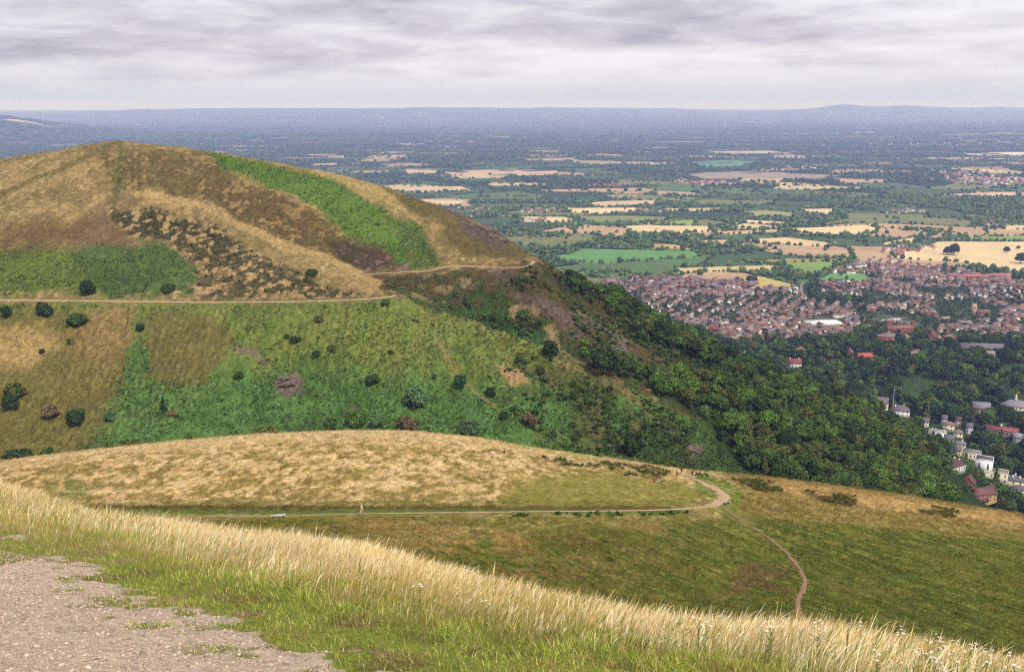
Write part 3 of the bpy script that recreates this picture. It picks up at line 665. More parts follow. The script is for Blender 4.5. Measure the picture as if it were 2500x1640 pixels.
def tube(p0, p1, r0, r1, k=7):
    p0, p1 = np.array(p0, float), np.array(p1, float); d = p1 - p0; d /= np.linalg.norm(d)
    u = np.cross(d, [0.3, 0.9, .2]); u /= np.linalg.norm(u); w = np.cross(d, u); a = np.arange(k) / k * 6.283
    ring = np.cos(a)[:, None] * u + np.sin(a)[:, None] * w
    V = np.concatenate([p0 + ring * r0, p1 + ring * r1]); i = np.arange(k); j = (i + 1) % k
    return V, np.stack([i, j, j + k, i + k], -1)
def join(parts):
    vs, qs, o = [], [], 0
    for V, Q in parts: vs.append(V); qs.append(Q + o); o += len(V)
    return np.concatenate(vs), np.concatenate(qs)
def trunk_mesh(name, h, r, rx, seed):
    rr = np.random.default_rng(seed); ps = [tube((0, 0, -.6), (0, 0, h * .5), r * 1.25, r * .8), tube((0, 0, h * .5), (rr.normal() * .2, rr.normal() * .2, h * .85), r * .8, r * .3)]
    for i in range(5):
        a = i * 1.256 + rr.random(); z = h * (.3 + .08 * i); ps.append(tube((0, 0, z), (math.cos(a) * rx * .6, math.sin(a) * rx * .6, z + h * .28), r * .5, r * .12, 5))
    V, Q = join(ps); return make_mesh(name, V, quads=Q, smooth=True)
BARK = plain_mat('bark', srgb(92, 80, 66, .7), .95, .05, (2.0,), .7, 1.3)
LEAF = vcol_mat('foliage', (), rough=.8, spec=.12, objrand=.2, translucent=.10)
GREENS = {'dark': (37, 52, 24), 'mid': (50, 67, 27), 'light': (62, 82, 30), 'olive': (63, 68, 28), 'brown': (80, 68, 45), 'grey': (62, 80, 48), 'blue': (36, 55, 34), 'purple': (54, 34, 42)}
KL = 1.9
def leafcol(n, base, br, seed):
    r = np.random.default_rng(seed); b = srgb(*base, KL)
    k = np.repeat(r.normal(size=(n // 4, 1)) * .07, 4, 0)
    return np.clip(b * br[:, None] * (1 + k * np.array([1.6, .4, -.6])), .003, .8)
def tree_proto(kind, seed, h, rx, n, leaf, lobes, shape='round', zc=.6, rzf=.42):
    V, Q, br = crown_leaves(n, rx, h * rzf, h * zc, lobes, leaf, seed, shape)
    crown = make_mesh(kind + '_crown', V, quads=Q, color=leafcol(len(V), (128, 128, 128), br, seed) / srgb(128, 128, 128, KL).mean(), smooth=False)
    crown.materials.append(LEAF)
    tr = trunk_mesh(kind + '_trunk', h, .028 * h, rx, seed); tr.materials.append(BARK)
    return crown, tr
BROAD = [tree_proto('broadleaf', s, 10, 4.3 + .5 * (s % 3 - 1), 1500, .40, 20 + s, 'round', .58, .44) for s in range(6)]
CONIF = [tree_proto('conifer', 20 + s, 14, 3.0, 1100, .42, 46, 'cone', .55, .46) for s in range(2)]
LONE = [tree_proto('lone', 40 + s, 9, 4.2, 1700, .36, 26, 'low', .34, .60) for s in range(4)]
CEDAR = [tree_proto('cedar', 25, 15, 7.5, 2300, .42, 34, 'round', .6, .30)]
BUSH = [tree_proto('bush', 30 + s, 4, 2.5, 1300, .24, 22, 'low', .28, .62) for s in range(4)]
def colour(o, name, jit=.12):
    b = srgb(*GREENS[name], KL) * (1 + random.uniform(-jit, jit)); o.color = (*[float(x) for x in b], 1)
def plant(name, proto, x, y, z, s, tint, label, cat, group, sz=None, jit=.12):
    sx_ = random.uniform(.84, 1.18); root = empty(name, (x, y, z), random.uniform(0, 6.28), (s * sx_, s / sx_, s * (sz or 1))); tag(root, label, cat, group)
    c = link('crown', proto[0], None, root); colour(c, tint, jit); t = link('trunk', proto[1], None, root)
    return root

# small merged trees for masses seen far off
LUMPS = []
for s in range(5):
    v, f = ico(1); r = np.random.default_rng(60 + s); k = 1 + (r.random(len(v)) - .5) * .5; v = v * k[:, None] * [1, 1, .82] + [0, 0, .62]; LUMPS.append((v, f))
TINY = []
for s in range(4):
    v, f = ico(0); r = np.random.default_rng(70 + s); v = v * (1 + (r.random(12) - .5) * .5)[:, None] * [1, 1, .75] + [0, 0, .5]; TINY.append((v, f))
def merged_lumps(name, pts, rad, hgt, protos, cols, mat, label, group=None, cat='trees'):
    VV, FF, CC, o = [], [], [], 0; pid = rng.integers(0, len(protos), len(pts)); rot = rng.random(len(pts)) * 6.28
    for k, (v, f) in enumerate(protos):
        s = pid == k; n = s.sum()
        if not n: continue
        c, sn = np.cos(rot[s])[:, None], np.sin(rot[s])[:, None]
        x = (v[None, :, 0] * c - v[None, :, 1] * sn) * rad[s][:, None] + pts[s, 0][:, None]; y = (v[None, :, 0] * sn + v[None, :, 1] * c) * rad[s][:, None] + pts[s, 1][:, None]
        z = v[None, :, 2] * hgt[s][:, None] + pts[s, 2][:, None]
        VV.append(np.stack([x, y, z], -1).reshape(-1, 3)); FF.append((f[None] + (np.arange(n) * len(v))[:, None, None] + o).reshape(-1, 3)); o += n * len(v)
        CC.append((cols[s][:, None, :] * (1 + (rng.random((n, len(v), 1)) - .5) * .5)).reshape(-1, 3))
    me = make_mesh(name, np.concatenate(VV), tris=np.concatenate(FF), color=np.concatenate(CC)); ob = link(name, me, mat); tag(ob, label, cat, group, 'stuff'); return ob
def merged_leafy(name, pts, size, protos, tints, label, cat='trees'):
    """merge leafy crowns (lower leaf count) of a wood that is too many to count"""
    VV, QQ, CC, o = [], [], [], 0; pid = rng.integers(0, len(protos), len(pts)); rot = rng.random(len(pts)) * 6.28
    for k, (V, Q, br) in enumerate(protos):
        s = pid == k; n = s.sum()
        if not n: continue
        c, sn = np.cos(rot[s])[:, None], np.sin(rot[s])[:, None]; sc = size[s][:, None]
        x = (V[None, :, 0] * c - V[None, :, 1] * sn) * sc + pts[s, 0][:, None]; y = (V[None, :, 0] * sn + V[None, :, 1] * c) * sc + pts[s, 1][:, None]; z = V[None, :, 2] * sc + pts[s, 2][:, None]
        VV.append(np.stack([x, y, z], -1).reshape(-1, 3)); QQ.append((Q[None] + (np.arange(n) * len(V))[:, None, None] + o).reshape(-1, 4)); o += n * len(V)
        CC.append((tints[s][:, None, :] * br[None, :, None]).reshape(-1, 3))
    me = make_mesh(name, np.concatenate(VV), quads=np.concatenate(QQ), color=np.clip(np.concatenate(CC), .003, .8)); ob = link(name, me, LEAFM); tag(ob, label, cat, None, 'stuff'); return ob
LEAFM = vcol_mat('foliage_mass', (), rough=.8, spec=.1, translucent=.10)
LUMPMAT = vcol_mat('far_foliage', (.35,), .75, 1.25, rough=.95, spec=.03)
def tints_of(n, names, seed):
    r = np.random.default_rng(seed); tb = np.array([srgb(*GREENS[k], KL) for k in names]); return tb[r.integers(0, len(names), n)] * (1 + (r.random((n, 1)) - .5) * .4)

CREST_E = np.max(GE[:rowof[11] + 1], axis=0)
def visible_behind_hill(x, y, z, h=12):
    a = x / y; return (z + h) / y > np.interp(a, aG, CREST_E) + .0005

# ------------------------------------------------------------------ hedgerows and copses of the plain
def scatter(n, y0, y1, amax=.62):
    y = np.sqrt(rng.random(n) * (y1 ** 2 - y0 ** 2) + y0 ** 2); a = (rng.random(n) * 2 - 1) * amax; return a * y, y
FPOLY = [p for p, _ in FIELDS]
def veg_points(n, y0, y1, hedge_w, wood_keep, hedge_keep, seed):
    x, y = scatter(n, y0, y1); z = plain_height(x, y); px, py = proj(x / y, z / y)
    ok = visible_behind_hill(x, y, z) & (px > -120) & (px < 2500); x, y, z, px, py = x[ok], y[ok], z[ok], px[ok], py[ok]
    fid, fb = field_cells(x, y); wd = _T.ravel()[(fid * 7 + 13) & 65535] < np.where(y > 4200, .36, .22)
    r = rng.random(len(x)); gap = fbm(x / 60, y / 60, 2, 151)
    keep = (wd & (r < wood_keep)) | ((fb < hedge_w) & (r < hedge_keep) & (gap > .33)) | ((fbm(x / 170, y / 130, 3, 153) > .62) & (r < wood_keep * .8)) | (r < .004)
    for p in FPOLY:
        b = np.array(p, float); s = (py > b[:, 1].min()) & (py < b[:, 1].max()) & (px > b[:, 0].min()) & (px < b[:, 0].max())
        if s.any(): keep[np.nonzero(s)[0][poly_sd(px[s], py[s], p) > -.5]] = False
    keep &= ~((px > 1300) & (py > 652)); keep &= ~(in_poly(px, py, TOWN[1]))
    return x[keep], y[keep], z[keep], px[keep], py[keep]
x1, y1, z1, _, _ = veg_points(200000, 1500, 4600, 5.5, .34, .9, 1)
# hedges round the named fields
ex, ey = [], []
for p in FPOLY[:33]:
    b = np.array(p, float); w_ = hit(b[:, 0], b[:, 1], 900)
    for i in range(len(b)):
        a_, c_ = w_[i], w_[(i + 1) % len(b)]; L = np.hypot(*(c_ - a_)[:2]); n = int(L / 9)
        if n < 1 or L > 3000: continue
        t = rng.random(n); t = t[(fbm(a_[0] + t * 9, t * L / 60, 2, i) > .36)]
        ex.append(a_[0] + (c_[0] - a_[0]) * t + rng.normal(size=len(t)) * 3); ey.append(a_[1] + (c_[1] - a_[1]) * t + rng.normal(size=len(t)) * 3)
ex, ey = np.concatenate(ex), np.concatenate(ey); s = (ey < 5200) & (ey > 1450); ex, ey = ex[s], ey[s]
x1 = np.concatenate([x1, ex]); y1 = np.concatenate([y1, ey]); z1 = plain_height(x1, y1)
size = 2.6 + rng.random(len(x1)) ** 2 * 5.0
merged_lumps('hedgerow_trees', np.stack([x1, y1, z1], -1), size, size * (.9 + .5 * rng.random(len(x1))), LUMPS, tints_of(len(x1), ['dark', 'dark', 'mid', 'blue', 'mid', 'olive', 'grey'], 3), LUMPMAT, 'dark green hedgerow trees and copses between the fields of the plain')
x2, y2, z2, _, _ = veg_points(190000, 4600, 11500, 10, .30, .85, 2)
size = 5 + rng.random(len(x2)) ** 2 * 8.0
merged_lumps('distant_woods', np.stack([x2, y2, z2], -1), size, size * (.8 + .4 * rng.random(len(x2))), TINY, tints_of(len(x2), ['dark', 'dark', 'mid', 'blue'], 4), LUMPMAT, 'far off dark woods and hedges fading into blue haze')
x3, y3 = scatter(60000, 11500, 26000); z3 = plain_height(x3, y3); k3 = (fbm(x3 / 900, y3 / 420, 3, 160) > .5) & visible_behind_hill(x3, y3, z3); x3, y3, z3 = x3[k3], y3[k3], z3[k3]
size = 14 + rng.random(len(x3)) * 22
merged_lumps('far_forest', np.stack([x3, y3, z3], -1), size * 2.2, size * .6, TINY, tints_of(len(x3), ['dark', 'blue'], 5), LUMPMAT, 'farthest woods of the plain as thin blue lines')
print('hedge', len(x1), len(x2), len(x3))

# ------------------------------------------------------------------ woodland on the flank of the hill
WOOD = [(1320,650),(1390,684),(1450,708),(1550,772),(1700,845),(1850,900),(2000,962),(2100,1008),(2195,1085),(2212,1180),(2190,1200),(2050,1178),(1850,1140),(1760,1112),(1715,1062),(1640,985),(1560,925),(1525,900),(1600,884),(1690,905),(1668,866),(1590,824),(1490,795),(1440,748),(1385,716),(1335,684)]
SPARSE = [(1340,800),(1440,850),(1510,880),(1560,940),(1470,890),(1400,870),(1330,830)]
def poisson(cands, r, grid=None):
    cell = {}; out = []
    for i, (x, y) in enumerate(cands):
        gx, gy = int(x // r), int(y // r); ok = True
        for dx in (-1, 0, 1):
            for dy in (-1, 0, 1):
                for q in cell.get((gx + dx, gy + dy), ()):
                    if (cands[q][0] - x) ** 2 + (cands[q][1] - y) ** 2 < r * r: ok = False
        if ok: cell.setdefault((gx, gy), []).append(i); out.append(i)
    return np.array(out, int)
n = 26000; y = 400 + rng.random(n) * 330; a = .05 + rng.random(n) * .45; x = a * y; z = base_height(x, y); px, py = proj(x / y, z / y)
k = in_poly(px, py, WOOD) | (in_poly(px, py, SPARSE) & (rng.random(n) < .5)); x, y, z, px, py = x[k], y[k], z[k], px[k], py[k]
i = poisson(np.stack([x, y], -1), 6.4); x, y, z, px, py = x[i], y[i], z[i], px[i], py[i]
cover = fbm(x / 35, y / 35, 3, 171)
size = 1.22 * np.clip(.72 + (px - 1400) / 900 * .36 + (rng.random(len(x)) - .5) * .45 + (cover - .5) * .5, .42, 1.45)
ztop = z + size * 9; _, pyt = proj(x / y, ztop / y)
# what the picture shows of them: drop those wholly behind the spur
spur_e = np.max(GE[:rowof[7] + 1], axis=0); vis = ztop / y > np.interp(x / y, aG, spur_e) + .002
x, y, z, px, py, size, cover = x[vis], y[vis], z[vis], px[vis], py[vis], size[vis], cover[vis]
VBOX = [(2046,948,40,26),(2092,964,46,30),(2178,1020,42,24),(2205,1030,24,16),(2231,1044,28,16),(2226,1056,20,16),(2256,1072,44,24),(2285,1096,44,34),(2322,1118,40,26),(2354,1134,48,30),(2369,1150,40,22),(2212,1122,54,30),(2288,1162,52,36),(2247,1160,36,30),(2270,1182,44,28)]
_, pyt = proj(x / y, (z + size * 9.5) / y); rad = size * 4.6 * F / y; clear = np.ones(len(x), bool)
for bx_, by_, bw_, bh_ in VBOX: clear &= ~((np.abs(px - bx_) < bw_ / 2 + rad * .75) & (pyt < by_ - 3) & (py > by_ - bh_))
x, y, z, px, py, size, cover = x[clear], y[clear], z[clear], px[clear], py[clear], size[clear], cover[clear]
order = np.argsort(-(size / y) + rng.random(len(x)) * .0008); ind = order[:285]; rest = order[285:]
TN = [('dark', 'dark green'), ('mid', 'mid green'), ('light', 'fresh light green'), ('olive', 'olive green'), ('mid', 'mid green')]
tsel = np.clip(((fbm(x / 16, y / 16, 3, 175) - .28) / .44 * 5), 0, 4.99).astype(int); tsel = np.where(rng.random(len(x)) < .45, rng.integers(0, 5, len(x)), tsel)
for i in ind:
    zone = ('in the upper hillside wood beside the heath' if px[i] < 1600 else 'in the middle of the hillside wood' if px[i] < 1850 else 'in the hillside wood near white villas')
    cf = rng.random() < .06; tn = TN[tsel[i]]
    nm = 'conifer_tree' if cf else 'woodland_tree'
    pr = CONIF[i % 2] if cf else BROAD[i % 6]
    lab = ('pointed ' + tn[1] + ' conifer ' if cf else 'rounded ' + tn[1] + ' broadleaf tree ') + zone
    plant(nm, pr, x[i], y[i], z[i] - .4, size[i] * (.85 if cf else 1), tn[0], lab, 'tree', lab.replace(' tree', ' trees'), random.uniform(.85, 1.15))
LOWP = [crown_leaves(520, 4.4, 4.4, 5.6, 16, .62, 200 + s) for s in range(5)]
tb = np.array([srgb(*GREENS[t[0]], KL) for t in TN])[tsel[rest]] * (1 + (rng.random((len(rest), 1)) - .5) * .3)
merged_leafy('hillside_wood', np.stack([x[rest], y[rest], z[rest] - .4], -1), size[rest], LOWP, tb, 'dense broadleaf wood covering the steep flank of the hill')
print('wood', len(x))
# scrub and gorse that roughens the heath above the wood
n = 11000; y = 430 + rng.random(n) * 300; a = -.05 + rng.random(n) * .5; x = a * y; z = base_height(x, y); px, py = proj(x / y, z / y)
SCRUB = [(1010,690),(1130,700),(1250,600),(1420,690),(1560,790),(1690,880),(1640,980),(1720,1090),(1560,1100),(1380,1070),(1240,1010),(1140,900),(1190,850),(1220,800),(1120,750)]
k = in_poly(px, py, SCRUB) & (fbm(x / 18, y / 22, 3, 180) > .5); x, y, z = x[k], y[k], z[k]
BL = [crown_leaves(90, 1.2, .8, .6, 8, .34, 230 + s) for s in range(4)]
merged_leafy('hillside_scrub', np.stack([x, y, z + .2], -1), .5 + rng.random(len(x)) ** 2 * 1.3, BL, tints_of(len(x), ['dark', 'mid', 'olive', 'dark', 'mid'], 8), 'low dark scrub and gorse dotting the gully and heath', 'scrub')

# bracken, heather and tussock clumps that roughen the open hillside
X_, Y_, c_, lw_, px_, py_, wd_, np_, r1_ = HILL_SAMPLE
a0, a1 = rowof[8] - rowof[7] - 4, rowof[11] - rowof[7] + 2
ii = rng.integers(a0, a1, 170000); jj = rng.integers(70, NA - 70, 170000)
k = (wd_[ii, jj] < .5) & (np_[ii, jj] < .3) & (px_[ii, jj] > -40) & (px_[ii, jj] < 2300); ii, jj = ii[k], jj[k]
grn = c_[ii, jj, 1] > c_[ii, jj, 0] * .98
k = rng.random(len(ii)) < np.where(grn, .85, .35); ii, jj, grn = ii[k], jj[k], grn[k]
x, y = X_[ii, jj] + rng.normal(size=len(ii)) * .2, Y_[ii, jj] + rng.normal(size=len(ii)) * .4; z = base_height(x, y)
CL = [crown_leaves(6, .5, .30, .22, 5, .30, 380 + s) for s in range(6)]
sz = np.where(grn, .6 + rng.random(len(ii)) ** 2 * 1.1, .4 + rng.random(len(ii)) ** 2 * .6)
zoff = np.array([0.]) + z
merged_leafy('hillside_bracken', np.stack([x, y, zoff + .35], -1), sz, CL, c_[ii, jj] * np.where(grn, 1.3, 1.1)[:, None] * (1 + rng.normal(size=(len(ii), 1)) * .26) * (1 + rng.normal(size=(len(ii), 3)) * [.10, .04, .08]), 'bracken heather and tussocks covering the open hillside', 'bracken')
print('clumps', len(ii))
D_, ce_ = HEATHER; ii = rng.integers(a0, a1, 60000); jj = rng.integers(70, NA - 70, 60000); k = (D_[ii, jj] > .5) & (ce_[ii, jj] > .47) & (rng.random(60000) < .55) & (np_[ii, jj] < .2)
kk = (r1_[ii, jj] > .6) & (wd_[ii, jj] < .3) & (np_[ii, jj] < .2) & (rng.random(60000) < .22); k |= kk; ii, jj = ii[k], jj[k]; x, y = X_[ii, jj], Y_[ii, jj]
HB = [crown_leaves(40, .8, .5, .35, 6, .30, 420 + s) for s in range(4)]
merged_leafy('heather', np.stack([x, y, base_height(x, y) + .1], -1), .6 + rng.random(len(x)) ** 2 * .9, HB, tints_of(len(x), ['olive', 'olive', 'dark', 'olive'], 41) * 1.2, 'dark heather and gorse islands on the dry hillside', 'heather')

# ------------------------------------------------------------------ bushes and lone trees of the hill, each one as the photograph shows it
HILLBUSH = [
 (178,752,62,'b','mid','large round dark green bush just below the hill path'),(102,734,46,'b','dark','dark spreading bush below the hill path beside the large round one'),(15,733,34,'b','dark','dark bush below the hill path at the picture edge'),
 (326,770,22,'t','blue','small upright dark green tree above the brown cut patch'),(741,754,30,'b','olive','small grey green bush alone on the bright slope below the path'),(687,800,28,'b','dark','dark green bush, larger of a pair on the bright slope'),(667,787,16,'b','dark','tiny dark bush, smaller of a pair on the bright slope'),
 (735,829,23,'b','dark','low dark bush above the rock outcrop on the green slope'),(770,816,22,'b','olive','low olive bush uphill of the dark one on the green slope'),(866,893,38,'b','dark','dark bush alone in the middle of the bracken slope'),(965,750,17,'b','mid','small bush under the spur end of the hill path'),(897,713,28,'b','mid','bright round bush touching the bend of the hill path'),
 (1070,902,36,'t','blue','dense dark green small tree beside the straw coloured track'),(964,952,66,'t','grey','large pale green spreading tree standing in the bracken'),(828,992,56,'b','light','light green round bush above the straw covered brow'),(876,994,38,'t','grey','dark grey green upright bush between two larger bushes'),(946,1000,56,'b','brown','reddish brown bush on the straw covered brow'),(768,1000,40,'b','mid','green bush half behind the straw covered brow'),
 (1091,1012,58,'b','grey','grey green leafy bush at the brow past the brown bush'),(1231,988,46,'b','brown','brown leaved bush on the rough lower slope'),(1279,833,46,'t','dark','dark green tree at the edge of the gully'),(1211,838,27,'b','olive','olive bush beside the dark tree at the gully'),(1256,867,28,'b','olive','brownish bush below the dark tree at the gully'),
 (1402,872,78,'t','dark','broad dark tree at the upper corner of the wood'),(28,955,42,'t','dark','dark green tree at the foot of the brown slope'),(36,925,56,'b','olive','tall olive brown bush behind the dark tree at the foot of the slope'),(118,970,48,'b','brown','bare brown bush on the striped brown slope'),(178,992,54,'t','dark','dark green bush beside the bare brown one'),
 (258,978,40,'b','grey','pale green bush at the edge of the bracken'),(380,955,20,'c','blue','small dark pointed conifer in the bracken'),(401,968,22,'b','brown','small brown bush beside the pointed conifer'),(204,682,42,'b','dark','dark bush on the green terrace just above the hill path'),(392,682,34,'b','dark','dark bush at the corner of the dark green bracken patch'),(725,642,30,'b','dark','dark bush among the heather and straw above the path'),
 (556,882,28,'b','mid','low green bush in the bracken below the striped patch'),(1171,974,28,'b','dark','dark bush below the straw coloured track'),(1215,742,34,'b','mid','green bush on the scree of the gully'),(1474,1062,66,'t','dark','broad dark tree near the foot of the gully'),(1330,992,20,'b','dark','small dark bush on the rough lower slope'),(1150,742,26,'b','mid','small green bush near the head of the gully'),
 (310,1046,72,'b','olive','low olive brown scrub above the straw covered brow'),(448,1030,44,'b','light','low yellowish green scrub at the brow'),(620,1016,76,'b','olive','long low olive scrub along the brow'),(40,1078,92,'b','dark','dark thicket where the brow meets the picture edge'),(112,1070,60,'b','mid','green thicket beside the dark one at the brow'),(1140,920,30,'b','dark','dark low bush where the straw coloured track fades'),
 (1545,745,34,'b','light','fresh green birch scrub on the heath'),(98,820,14,'b','dark','tiny dark bush on the straw patch of the slope'),(160,796,16,'b','olive','tiny olive bush below the straw patch'),(908,822,14,'b','dark','tiny dark bush above the bracken slope'),(1010,880,16,'b','mid','tiny green bush between the bracken and the track')]
H_ = hit([b[0] for b in HILLBUSH], [b[1] for b in HILLBUSH], 340)
for (bx, by, wpx, k, t, lab), p in zip(HILLBUSH, H_):
    wm = wpx * p[1] / F * .92
    if k == 'b': plant('hillside_bush', BUSH[int(bx) % 4], p[0], p[1], p[2] - .15, wm / 5.0, t, lab, 'bush', 'bushes on the hillside', random.uniform(1.05, 1.3) * (.5 if wpx > 60 and ('low' in lab or 'thicket' in lab) else .7 if 'thicket' in lab else 1))
    elif k == 't': plant('hillside_tree', LONE[int(bx) % 4], p[0], p[1], p[2] - .2, wm / 8.6, t, lab, 'tree', 'lone trees on the hillside', random.uniform(1.15, 1.35))
    else: plant('hillside_tree', CONIF[0], p[0], p[1], p[2] - .2, wm / 6.5, t, lab, 'tree', 'lone trees on the hillside')

# ------------------------------------------------------------------ rock outcrops
ROCKM = plain_mat('outcrop_rock', srgb(120, 106, 94, .62), .95, .08, (.5, 2.2), .6, 1.3)
ROCKS = [(660,888,48,20,'broad purplish rock outcrop in the bracken slope',1.0),(552,816,52,12,'thin grey rock ledge above the bracken slope',.6),(1438,792,44,42,'tall grey crag beside the hillside wood',1.5),(1118,530,60,16,'craggy rock shoulder on the skyline of the hill',1.2),(1160,556,50,18,'craggy rock step lower down the skyline',1.2),(808,962,34,12,'small low rock in the lower bracken',.6),(1622,1056,26,20,'small pinkish rock scar near the foot of the gully',.7),(652,632,30,10,'small rock among straw and heather above the path',.5)]
for (rx_, ry_, rw, rh, lab, hs) in ROCKS:
    p = hit([rx_], [ry_], 340)[0]; wm = rw * p[1] / F; dm_ = rh * p[1] / F * 1.6; q = np.random.default_rng(rx_); vv, ff, o_ = [], [], 0; v, f = ico(1)
    for i in range(16):
        k_ = 1 + (q.random(len(v)) - .5) * .55; c = np.array([(q.random() - .5) * wm * .85, (q.random() - .5) * dm_, 0]); rr = wm * (.06 + .10 * q.random())
        vv.append(v * k_[:, None] * [rr * 1.3, rr, rr * .75 * hs] + c + [0, 0, float(base_height([p[0] + c[0]], [p[1] + c[1]])[0]) - p[2] + .1]); ff.append(f + o_); o_ += len(v)
    o = link('rock_outcrop', make_mesh('rock_outcrop', np.concatenate(vv), tris=np.concatenate(ff)), ROCKM, None, p); tag(o, lab, 'rock', 'rock outcrops on the hill')

n = 900; qx, qy = 2185 + rng.random(n) * 100, 1085 + rng.random(n) * 115
w_ = hit(qx, qy, 560); k = (w_[:, 1] > 600) & (w_[:, 1] < 850); w_ = w_[k]; gx, gy = w_[:, 0] + rng.normal(size=len(w_)) * 2, w_[:, 1]
sz_ = .9 + rng.random(len(gx)) ** 2 * 1.9
_, qt = proj(gx / gy, (base_height(gx, gy) + sz_ * 1.6) / gy); qpx, _ = proj(gx / gy, gx * 0 - .4); clear = np.ones(len(gx), bool)
for bx_, by_, bw_, bh_ in VBOX[-4:]: clear &= ~((np.abs(qpx - bx_) < bw_ * .55) & (qt < by_ + 2) & (qt > by_ - bh_))
gx, gy, sz_ = gx[clear], gy[clear], sz_[clear]
merged_leafy('garden_shrubs', np.stack([gx, gy, base_height(gx, gy)], -1), sz_, BL, tints_of(len(gx), ['dark', 'mid', 'light', 'olive', 'mid'], 31), 'mixed garden shrubs and hedges round the brown roofed cottages', 'shrubs')
# ================================================================== town
def objcol_mat(name, rough=.85, spec=.15, scale=1.2, lo=.85, hi=1.12):
    m, nt, b, out = new_mat(name); oi = nt.nodes.new('ShaderNodeObjectInfo')
    c = mult_noise(nt, oi.outputs['Color'], (scale,), lo, hi); nt.links.new(c, b.inputs['Base Color']); b.inputs['Roughness'].default_value = rough; b.inputs['Specular IOR Level'].default_value = spec
    return m
WALLM, ROOFM = objcol_mat('house_wall'), objcol_mat('roof_tiles', .8, .2, 3.0)
GLASSM = plain_mat('window_glass', (.02, .025, .03), .15, .5)
def bx(x0, x1, y0, y1, z0, z1):
    v = np.array([(x, y, z) for x in (x0, x1) for y in (y0, y1) for z in (z0, z1)], float)
    return v, np.array([(0,1,3,2),(4,6,7,5),(0,4,5,1),(2,3,7,6),(0,2,6,4),(1,5,7,3)])
def gable_wall(w, d, h, rh):
    v = np.array([(-w,-d,-2),(w,-d,-2),(w,d,-2),(-w,d,-2),(-w,-d,h),(w,-d,h),(w,d,h),(-w,d,h),(-w,0,h+rh),(w,0,h+rh)], float) 
    f = [(0,1,5,4),(2,3,7,6),(1,2,6,9,5),(3,0,4,8,7)]
    return v, f
def gable_roof(w, d, h, rh, ov=.4, t=.22):
    sl = rh / d; zz = h - ov * sl; W_ = w + ov * .6
    v = [(-W_,-d-ov,zz),(W_,-d-ov,zz),(W_,0,h+rh),(-W_,0,h+rh),(-W_,d+ov,zz),(W_,d+ov,zz)]
    u = [(x, y, z + t) for x, y, z in v]; V = np.array(v + u, float)
    f = [(6,7,8,9),(9,8,11,10),(0,3,2,1),(3,4,5,2),(0,1,7,6),(5,4,10,11),(1,2,8,7),(2,5,11,8),(3,0,6,9),(4,3,9,10)]
    return V, f
def hip_roof(w, d, h, rh, ov=.45, t=.2):
    W_, D_ = w + ov, d + ov; r = max(W_ - D_, .3)
    V = np.array([(-W_,-D_,h),(W_,-D_,h),(W_,D_,h),(-W_,D_,h),(-W_,-D_,h+t),(W_,-D_,h+t),(W_,D_,h+t),(-W_,D_,h+t),(-r,0,h+rh),(r,0,h+rh)], float)
    f = [(0,3,2,1),(0,1,5,4),(1,2,6,5),(2,3,7,6),(3,0,4,7),(4,5,9,8),(6,7,8,9),(5,6,9),(7,4,8)]
    return V, f
HV = []
for (w, d, h, rh, hip) in ((5.0,3.9,5.0,3.0,0),(4.4,3.6,5.2,2.8,0),(6.2,4.2,4.8,3.2,0),(5.0,4.4,5.0,2.8,1),(7.5,3.8,5.2,2.9,0)):
    wv, wf = gable_wall(w, d, h, 0 if hip else rh)
    if hip: wv, wf = bx(-w, w, -d, d, -2, h)[0], [tuple(q) for q in bx(0,1,0,1,0,1)[1]]
    rv, rf = (hip_roof if hip else gable_roof)(w, d, h, rh)
    cv, cf = bx(w * .5, w * .5 + .9, -.35, .35, h + rh * .5, h + rh + 1.3)
    wm = make_mesh('house_wall', wv, faces=wf); wm.materials.append(WALLM); rm = make_mesh('house_roof', rv, faces=rf); rm.materials.append(ROOFM); cm = make_mesh('house_chimney', cv, quads=cf); cm.materials.append(WALLM)
    HV.append((wm, rm, cm, (wv, wf), (rv, rf), (cv, cf)))
WALLS = {'red brick': (152,106,94), 'brown brick': (146,122,108), 'white rendered': (250,248,244), 'cream rendered': (240,230,208), 'orange brick': (176,122,100)}
ROOFS = {'brown tiled': (112,96,90), 'grey slate': (122,118,124), 'dark red tiled': (128,96,88), 'pinkish tiled': (150,126,118), 'orange tiled': (156,116,100)}
def setcol(o, rgb, j=.16, k=.78):
    b = srgb(*rgb, k) * (1 + random.uniform(-j, j)); o.color = (*[float(x) for x in b], 1)
# street pattern: lattices turned differently in each neighbourhood
hx, hy, ha = [], [], []
seeds = np.stack([rng.random(46) * 1300 + 60, 1380 + rng.random(46) * 1150], -1); sang = rng.random(46) * 1.2 - .6 + rng.integers(0, 2, 46) * 1.57
for q in range(46):
    c, s_ = math.cos(sang[q]), math.sin(sang[q])
    gx, gy = np.meshgrid(np.arange(-19, 20) * 12.4, np.arange(-11, 12) * 23.5); gx = gx.ravel() + rng.normal(size=gx.size) * 1.2; gy = gy.ravel() + rng.normal(size=gx.size) * 1.4
    X_ = seeds[q, 0] + gx * c - gy * s_; Y_ = seeds[q, 1] + gx * s_ + gy * c
    d = (X_[:, None] - seeds[None, :, 0]) ** 2 + (Y_[:, None] - seeds[None, :, 1]) ** 2; own = d.argmin(1) == q
    hx.append(X_[own]); hy.append(Y_[own]); ha.append(np.full(own.sum(), sang[q]))
hx, hy, ha = np.concatenate(hx), np.concatenate(hy), np.concatenate(ha); hz = plain_height(hx, hy); px, py = proj(hx / hy, hz / hy)
i1, i2 = in_poly(px, py, TOWN[0]), in_poly(px, py, TOWN[1])
green_gap = fbm(hx / 55, hy / 45, 3, 190) > np.where(i1, .66, .585)
